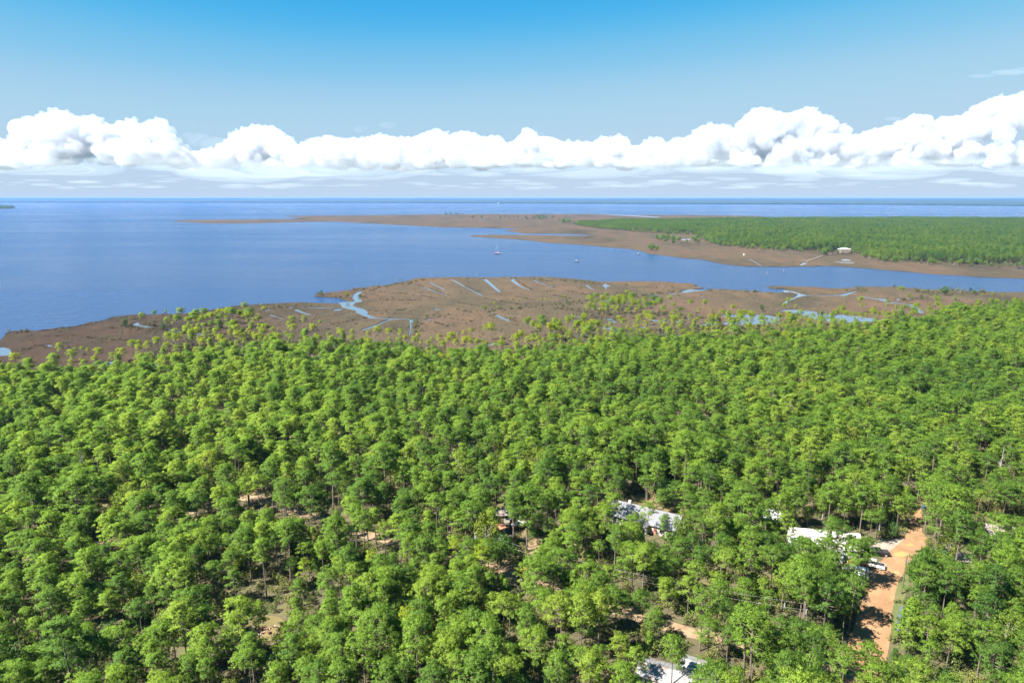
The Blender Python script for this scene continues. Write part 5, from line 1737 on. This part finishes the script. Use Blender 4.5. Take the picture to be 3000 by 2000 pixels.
# small flat-front box trailer
x, y = G(2515, 1716)
e = empty('box_trailer', (x, y, FZ + .05), 1.2)
MB().box((0, 0, 1.35), (3.6, 1.9, 1.9)).build('box', M['car_white'], e)
MB().box((0, 0, .36), (3.7, 1.5, .12)).build('chassis', M['tyre'], e)
dr = MB().box((-1.81, 0, 1.35), (.04, 1.7, 1.7)).build('door', M['trim'], e); MB().box((-1.84, .5, 1.3), (.05, .06, .4)).build('handle', M['tyre'], dr)
MB().tube([(1.8, 0, .45), (3.0, 0, .45)], .05, 6).build('drawbar', M['tyre'], e)
for s_ in (-1, 1): wheel(e, -.3, s_ * .98, .32, .2)
tag(e, 'white box trailer in deep shade below the white van', 'trailer')

# yellow loader on the bare dirt
M['machine'] = plain('yellow_machine_paint', (0.40, 0.19, 0.02), .45, 0, .15)
x, y = G(1530, 1700)
e = empty('loader', (x, y, FZ + .05), -.9)
MB().box((0, 0, .95), (2.6, 1.3, .7)).build('chassis', M['machine'], e)
MB().box((-.9, 0, 1.5), (1.1, 1.2, .6)).build('engine_hood', M['machine'], e)
cb_ = MB()
for a in (-.2, .7):
    for b in (-.55, .55): cb_.box((a, b, 1.95), (.1, .1, 1.5))
cb_.box((.25, 0, 2.72), (1.3, 1.4, .1)); cb_.build('cab_frame', M['machine'], e)
MB().box((.25, 0, 1.5), (.5, .6, .4)).build('seat', M['tyre'], e)
for s_ in (-1, 1):
    MB().tube([(-.6, s_ * .75, 1.7), (1.2, s_ * .75, 1.6), (2.3, s_ * .75, .6)], .1, 6).build('lift_arm', M['machine'], e)
    wheel(e, .85, s_ * .8, .5, .35); wheel(e, -.85, s_ * .8, .5, .35)
bk = MB(); bk.prism([(2.2, .1), (3.1, .05), (3.1, .12), (2.4, .25), (2.3, .9), (2.2, .9)], -.95, .95); bk.build('bucket', M['machine'], e)
tag(e, 'small yellow loader on bare dirt by the sandy lane', 'loader')

# fenced boat yard
M['fence'] = plain('grey_fence_board', (0.10, 0.085, 0.075), .9, 0, .3)
a, b = Vector(gp('T', [(640, 585)])[0]), Vector(gp('T', [(885, 415)])[0])
d = b - a
e = empty('board_fence', (a.x, a.y, FZ), math.atan2(d.y, d.x))
nb = int(d.length / .22)
bm_ = MB().box((0, 0, .95), (.19, .03, 1.9)).mesh('board', M['fence'])
for i in range(nb):
    o = link_mesh('board', bm_, e); o.location = (.11 + i * d.length / nb, rng.uniform(-.01, .01), rng.uniform(-.04, .03))
for i in range(int(d.length / 2.4) + 1):
    MB().box((i * 2.4, .07, .95), (.1, .1, 1.95)).build('post', M['fence'], e)
for zz in (.4, 1.5): MB().box((d.length / 2, .04, zz), (d.length, .04, .09)).build('rail', M['fence'], e)
tag(e, 'dark board fence round the shaded boat yard', 'fence')


def trailer_boat(name, u, v, rz, L, m_h, lab):
    x, y = G(u, v)
    e = empty(name, (x, y, FZ + .05), rz)
    hb = empty('boat', (0, 0, .85)); hb.parent = e
    bpy.data.objects.remove(hb)
    V, F, rt = hull(L, L * .36, .9)
    mb = MB(); mb.add([(p[0], p[1], p[2] + .85) for p in V], F); mb.build('hull', m_h, e, True)
    dk = MB(); pts = [(V[i][0], V[i][1] * .98, V[i][2] + .8) for i in rt]; dk.add(pts, [tuple(range(len(pts)))[::-1]]); dk.build('deck', M['hull_white'], e)
    MB().box((-.4, 0, 1.85), (1.0, .8, .7)).build('console', M['hull_white'], e)
    MB().box((-L / 2 - .1, 0, 1.5), (.4, .4, .8)).build('outboard_motor', M['hull_dark'], e)
    fr_ = MB(); fr_.box((0, .6, .5), (L, .1, .1)); fr_.box((0, -.6, .5), (L, .1, .1)); fr_.tube([(L / 2, .6, .5), (L / 2 + 1.3, 0, .5), (L / 2, -.6, .5)], .05, 5); fr_.build('trailer_frame', M['rim'], e)
    for s_ in (-1, 1): wheel(e, -.5, s_ * .85, .3, .2)
    tag(e, lab, 'boat')
trailer_boat('trailer_boat', 1521, 1551, .5, 5.5, M['hull_red'], 'red and white boat on a trailer before the board fence')
trailer_boat('trailer_boat', 1503, 1524, .6, 5.0, M['hull_dark'], 'blue and white boat on a trailer behind the board fence')
c0 = Vector(G(1456, 1560, 1))
sh = simple_house('rusty_shed', c0.x, c0.y, .5, 3.6, 3.0, 2.4, .7, M['wall_cream'], M['canvas'], FZ, .3)
windows(sh, 3.6, 3.0, 2.4, -1, [], door=.3)
tag(sh, 'small shed with rusty red roof west of the board fence', 'shed')
c0 = Vector(G(1463, 1517, 1))
sh = simple_house('pale_cabin', c0.x, c0.y, .15, 7, 4, 2.4, .9, M['wall_cream'], M['roof_tan'], FZ, .3)
windows(sh, 7, 4, 2.4, -1, [-2, 2], door=.3)
tag(sh, 'pale cabin deep in the shade behind the boat yard', 'cabin')

# ------------------------------------------------------------------ utility poles and wires
M['pole'] = plain('creosote_pole', (0.10, 0.07, 0.05), .9, 0, .2)
M['pole_pale'] = plain('pale_pole', (0.22, 0.21, 0.19), .8)
M['cable'] = plain('aluminium_cable', (0.22, 0.22, 0.22), .5)
M['box_grey'] = plain('grey_box', (0.2, 0.2, 0.2), .4)


def pole(u, v, h, m_, lab, lean=(0, 0)):
    x, y = G(u, v, FZ)
    e = empty('utility_pole', (x, y, FZ - .1))
    MB().tube([(0, 0, 0), (lean[0], lean[1], h)], [.17, .11], 8).build('post', m_, e)
    MB().tube([(lean[0] * .82 + .25, lean[1] * .82, h * .80), (lean[0] * .82 + .25, lean[1] * .82, h * .90)], .2, 10).build('transformer', M['box_grey'], e)
    MB().tube([(lean[0] * .99, lean[1], h * .99), (lean[0] * .99, lean[1], h * .99 + .3)], .06, 6).build('insulator', M['rim'], e)
    tag(e, lab, 'utility pole')
    return (x + lean[0], y + lean[1], FZ + h)

t1 = pole(2640, 1739, 9.8, M['pole'], 'dark leaning utility pole standing at the edge of the dirt road', (.35, .1))
t2 = pole(1392, 1640, 7.5, M['pole_pale'], 'pale utility pole in the shade north of the sandy lane')
t3 = pole(2347, 1905, 10.5, M['pole'], 'tall dark utility pole where the lane meets the dirt road')
t4 = pole(2575, 1560, 8.5, M['pole_pale'], 'thin pale pole by the gravel apron of the white house')
t5 = pole(2515, 1737, 6.5, M['pole_pale'], 'short pale pole beside the white box trailer')


def wire(a, b, sag, lab):
    pts = []
    for i in range(17):
        t = i / 16
        pts.append((a[0] + (b[0] - a[0]) * t, a[1] + (b[1] - a[1]) * t, a[2] + (b[2] - a[2]) * t - sag * 4 * t * (1 - t)))
    tag(MB().tube(pts, .009, 4).build('power_line', M['cable']), lab, 'cable')
wire(t2, t3, 1.6, 'thin power line from the pale pole across the lane, upper one')
wire((t2[0], t2[1], t2[2] - 1.1), (t3[0], t3[1], t3[2] - 1.3), 1.9, 'thin power line from the pale pole across the lane, lower one')
wire(t3, t1, .8, 'power line between the tall dark pole and the road pole')

# blue drum by the road, rubbish in the clearing
M['blue'] = plain('blue_plastic', (0.03, 0.065, 0.11), .4)
M['brick'] = plain('red_brick', (0.16, 0.07, 0.045), .9, 0, .3)
x, y = G(2704, 1497)
e = empty('wheeled_bin', (x, y, FZ), .3)
bb = MB(); bb.prism([(-.35, .1), (-.45, 1.1), (.45, 1.1), (.35, .1)], -.38, .38); bb.build('body', M['blue'], e)
MB().box((0, 0, 1.15), (1.0, .85, .1)).build('lid', M['blue'], e)
for s_ in (-1, 1): MB().tube([(-.36, s_ * .3, .12), (-.36, s_ * .42, .12)], .12, 10).build('wheel', M['tyre'], e)
tag(e, 'blue wheeled bin at the far shaded end of the dirt road', 'bin')
x, y = G(688, 1839)
e = empty('tyre_on_ground', (x, y, FZ + .35)); 
tb = MB(); tb.tube([(.55 * math.cos(a), .55 * math.sin(a) * .5, .55 * math.sin(a) * .86) for a in [i * 2 * math.pi / 14 for i in range(15)]], .17, 8); tb.build('tyre', M['tyre'], e)
tag(e, 'old tyre lying in the dry grass clearing', 'tyre')
for i, (u, v, rz) in enumerate(((694, 1815, .5), (702, 1814, .42), (718, 1820, -.1))):
    x, y = G(u, v)
    o = MB().tube([(-1.4, 0, .2), (0, .05, .22), (1.4, 0, .2)], [.11, .12, .09], 8).build('pale_log', M['bark_pale'])
    o.location = (x, y, FZ); o.rotation_euler = (0, 0, rz)
    tag(o, 'bleached log lying in the clearing north of the rubbish heap', 'log', 'logs in the clearing')
x, y = G(768, 1852)
heap = MB()
mats_ = [M['brick'], M['cream'], M['timber_pale']]
HR = random.Random(4)
for i in range(46):
    q = HR.random()
    heap.box((HR.gauss(0, 1.7), HR.gauss(0, 1.1), .15 + abs(HR.gauss(0, .25))), (HR.uniform(.2, .9), HR.uniform(.12, .35), HR.uniform(.05, .18)), 0 if q < .5 else 1 if q < .75 else 2, HR.uniform(0, 3), HR.uniform(-.4, .4), HR.uniform(-.4, .4))
o = heap.build('rubbish_heap', mats_); o.location = (x, y, FZ)
tag(o, 'heap of red brick and white board rubbish in the clearing', 'rubbish', kind='stuff')

# ------------------------------------------------------------------ clouds
def mat_vapour(name, dens, col=(1, 1, 1)):
    m, nt, bs = mat(name)
    out = nt.nodes['Material Output']
    nt.nodes.remove(bs)
    v = nt.nodes.new('ShaderNodeVolumePrincipled')
    v.inputs['Color'].default_value = (*col, 1)
    v.inputs['Density'].default_value = dens
    v.inputs['Anisotropy'].default_value = 0.0
    nt.links.new(v.outputs[0], out.inputs['Volume'])
    return m
M['vapour'] = mat_vapour('thin_vapour', .00014, (.84, .92, 1))
M['cloud'] = mat_vapour('cumulus_vapour', .0026, (.72, .75, .80))

SKY = [(-260, 430), (-200, 420), (-100, 392), (0, 385), (15, 385), (30, 400), (60, 420), (90, 425), (115, 395), (125, 365), (150, 358), (170, 360), (200, 345), (235, 336), (260, 345), (280, 355), (320, 353), (345, 362), (370, 378), (400, 372), (425, 363), (445, 365), (460, 385), (480, 370), (505, 358), (530, 366), (540, 390), (560, 420), (580, 440), (600, 455),
       (640, 450), (680, 440), (715, 405), (735, 390), (755, 385), (790, 378), (830, 383), (850, 395), (870, 410), (890, 440), (900, 430), (940, 415), (1000, 410), (1020, 418), (1060, 415), (1085, 415), (1120, 405), (1140, 403), (1165, 415), (1200, 413), (1240, 410), (1260, 398), (1305, 392), (1320, 410), (1345, 398), (1375, 395), (1400, 410), (1430, 415), (1465, 410), (1475, 430),
       (1500, 425), (1525, 410), (1530, 392), (1555, 390), (1570, 410), (1590, 410), (1640, 425), (1690, 425), (1740, 425), (1755, 412), (1800, 410), (1822, 415), (1830, 440), (1870, 430), (1890, 415), (1915, 415), (1930, 435), (1960, 415), (1985, 410), (2010, 410), (2030, 385), (2050, 378), (2100, 380), (2130, 395), (2150, 360), (2180, 335), (2205, 330), (2230, 345), (2260, 350), (2290, 345),
       (2310, 335), (2340, 332), (2350, 350), (2370, 355), (2390, 355), (2410, 370), (2430, 380), (2445, 395), (2455, 412), (2470, 405), (2510, 395), (2560, 380), (2600, 365), (2630, 352), (2660, 355), (2680, 370), (2710, 355), (2740, 360), (2770, 350), (2790, 330), (2830, 310), (2865, 298), (2880, 305), (2920, 290), (2960, 275), (3000, 270), (3060, 272), (3120, 290), (3200, 330), (3300, 400)]
SX, SY = zip(*SKY)
ICO = None


def ico_data():
    import bmesh
    b = bmesh.new()
    bmesh.ops.create_icosphere(b, subdivisions=2, radius=1)
    v = np.array([x_.co[:] for x_ in b.verts]); f = [tuple(q.index for q in p.verts) for p in b.faces]
    b.free()
    return v, np.array(f)


ICO = ico_data()


def blob_mesh(name, S, voxel, disp, size):
    """union of spheres -> one skin, then roughened like a cumulus"""
    v, f = ICO
    VV, FF = [], []
    for i, (x, y, z, r, fl) in enumerate(S):
        VV.append(v * np.array([r, r, r * fl]) + np.array([x, y, z])); FF.append(f + i * len(v))
    VV = np.concatenate(VV); FF = np.concatenate(FF)
    me = bpy.data.meshes.new(name)
    me.from_pydata(VV.tolist(), [], FF.tolist())
    ob = bpy.data.objects.new(name + '_src', me)
    COL.objects.link(ob)
    rm = ob.modifiers.new('r', 'REMESH'); rm.mode = 'VOXEL'; rm.voxel_size = voxel; rm.use_smooth_shade = True
    dg = bpy.context.evaluated_depsgraph_get()
    dg.update()
    new = bpy.data.meshes.new_from_object(ob.evaluated_get(dg))
    bpy.data.objects.remove(ob)
    n = len(new.vertices)
    co = np.empty(n * 3, np.float32); new.vertices.foreach_get('co', co)
    no = np.empty(n * 3, np.float32); new.vertices.foreach_get('normal', no)
    co = co.reshape(-1, 3).astype(float); no = no.reshape(-1, 3).astype(float)
    dv = np.empty(n)
    for i in range(n):
        p = Vector(co[i])
        w = noise.noise_vector(p * (.5 / size)) * size * .5
        q = (p + w)
        a = abs(noise.noise(q * (1 / size))) * 1.1 + abs(noise.noise(q * (2.3 / size))) * .6 + abs(noise.noise(q * (5.1 / size))) * .38
        dv[i] = (a - .45)
    co += no * (dv * disp)[:, None]
    new.vertices.foreach_set('co', co.astype(np.float32).ravel())
    new.polygons.foreach_set('use_smooth', [True] * len(new.polygons))
    new.update()
    return new


def cloud(name, u0, u1, D, base_v, lab, seed):
    R_ = random.Random(seed)
    k = D / FPX
    def P(u, v, r_px, dy):
        return ((u - 1500) * k, D + dy, CAM_H + (580 - v) * k, r_px * k)
    S = []
    u = u0
    while u < u1:                                  # the heads along the sky line
        top = np.interp(u, SX, SY)
        r = R_.uniform(9, 20)
        S.append((*P(u, top + r * .95, r, R_.uniform(-10, 10) * k), 1))
        if R_.random() < .8: S.append((*P(u + R_.uniform(-5, 5), top + r * 2.2, r * 1.2, R_.uniform(-14, 6) * k), 1))
        if base_v - top > 70: S.append((*P(u + R_.uniform(-5, 5), top + r * 3.9, r * 1.6, R_.uniform(-10, 14) * k), 1))
        for j in range(2):                         # small tufts breaking the edge
            a = R_.uniform(.2, 2.9)
            S.append((*P(u + math.cos(a) * r, top + r - math.sin(a) * r * .95, R_.uniform(3.5, 6.5), R_.uniform(-8, 8) * k), 1))
        u += r * .75
    for i in range(int((u1 - u0) * .16)):          # billows of the body, leaning downwind
        u = R_.uniform(u0 + 8, u1 - 8)
        top = np.interp(u, SX, SY)
        h = base_v - top
        if h < 20: continue
        q = R_.random()
        v = top + 14 + (h - 24) * q
        r = min(R_.uniform(13, 36), (v - top) * .95 + 4)
        dy = -R_.uniform(0, 1) * (20 + 70 * q) * k
        S.append((*P(u, v, r, dy), .85))
        for j in range(4):
            a, b = R_.uniform(0, 6.28), R_.uniform(-.2, 1.2)
            rr = r * R_.uniform(.3, .6)
            du, dvv, dd = math.cos(a) * math.cos(b) * r, math.sin(b) * r, -abs(math.sin(a)) * math.cos(b) * r
            if v - dvv - rr < np.interp(u + du, SX, SY) - 2: continue
            S.append((*P(u + du, v - dvv, rr, dy + dd * k), 1))
    u = u0
    while u < u1:                                  # ragged flat base
        if noise.noise(Vector((u * .011, seed * 3.1, 0))) > -.22:
            S.append((*P(u, base_v - 7 + R_.uniform(-9, 6), R_.uniform(12, 26), -R_.uniform(0, 60) * k), R_.uniform(.25, .5)))
        u += 13
    zb = CAM_H + (580 - base_v) * k
    me = blob_mesh(name, S, 1.8 * k, 8.5 * k, 30 * k)
    n = len(me.vertices)
    co = np.empty(n * 3, np.float32); me.vertices.foreach_get('co', co); co = co.reshape(-1, 3)
    low = co[:, 2] < zb
    co[low, 2] = zb - (zb - co[low, 2]) * .45
    me.vertices.foreach_set('co', co.ravel())
    me.materials.clear(); me.materials.append(M['cloud'])
    o = link_mesh(name, me)
    tag(o, lab, 'cloud')
    return o

CL = [(-240, 75, 25500, 492, 'low end of the cloud bank over the wooded islet'), (70, 612, 24000, 490, 'big domed cumulus over the open bay beyond the islet'), (600, 895, 26500, 494, 'single round-headed cumulus over the bay, beside the big domed one'), (885, 1180, 25000, 494, 'low ragged cumulus over the tip of the marsh spit'),
      (1165, 1480, 27000, 496, 'twin-knobbed cumulus over the sailboat'), (1470, 1850, 25500, 494, 'loose cumulus with one square tower over the near peninsula tip'), (1840, 2460, 24000, 492, 'tall double-headed cumulus over the wooded peninsula'), (2450, 2800, 26500, 492, 'stepped cumulus rising towards the tallest cloud'), (2775, 3300, 23500, 494, 'tallest towering cumulus, the highest cloud of the bank')]
for i, (a, b, D, bv, lab) in enumerate(CL):
    cloud('cumulus_cloud', a, b, D, bv, lab, 50 + i)

# faint flat clouds far behind, under the bank's base
WR = random.Random(8)
S = []
for i in range(150):
    D = WR.uniform(30000, 36000); k = D / FPX
    u, v = WR.uniform(-200, 3200), 580 - abs(WR.gauss(0, 1)) * 18 - 26
    r = WR.uniform(14, 60)
    S.append(((u - 1500) * k, D, CAM_H + (580 - v) * k, r * k, WR.uniform(.05, .13)))
for i in range(46):      # added vapour veil, imitates distant haze before and under the bank's flat base
    D = WR.uniform(15500, 19500); k = D / FPX
    u, v = -250 + 3550 * (i + WR.random()) / 46, WR.gauss(492, 9)
    S.append(((u - 1500) * k, D, CAM_H + (580 - v) * k, WR.uniform(110, 220) * k, WR.uniform(.10, .2)))
for u, v, r, fl in ((1070, 392, 18, .6), (1085, 388, 12, .7), (1150, 380, 26, .4), (1165, 378, 14, .5), (608, 382, 7, .8), (2880, 240, 60, .12), (2930, 234, 50, .16), (2800, 250, 40, .12), (2570, 363, 30, .2), (1580, 405, 14, .5), (620, 420, 40, .5), (660, 430, 50, .4), (590, 410, 22, .6)):
    D = 29000; k = D / FPX
    S.append(((u - 1500) * k, D, CAM_H + (580 - v) * k, r * k, fl))
v_, f_i = ICO
VV = np.concatenate([v_ * np.array([r, r * .5, r * fl]) + np.array([x, y, z]) for x, y, z, r, fl in S]); FF = np.concatenate([f_i + i * len(v_) for i in range(len(S))])
me = bpy.data.meshes.new('thin_clouds_and_haze'); me.from_pydata(VV.tolist(), [], FF.tolist()); me.materials.append(M['vapour'])
tag(link_mesh('thin_clouds_and_haze', me), 'faint flat clouds and an added haze veil low along the horizon', 'clouds', kind='stuff')

# ------------------------------------------------------------------ haze over the bay
HZ = MB()
HZ.box((0, 14700, 48.5), (92000, 32000, 103))
hz = HZ.build('haze', mat_vapour('pale_haze', 2.3e-5, (.17, .42, 1.0)))
tag(hz, 'pale blue haze over bay and far shore', 'haze', kind='stuff')
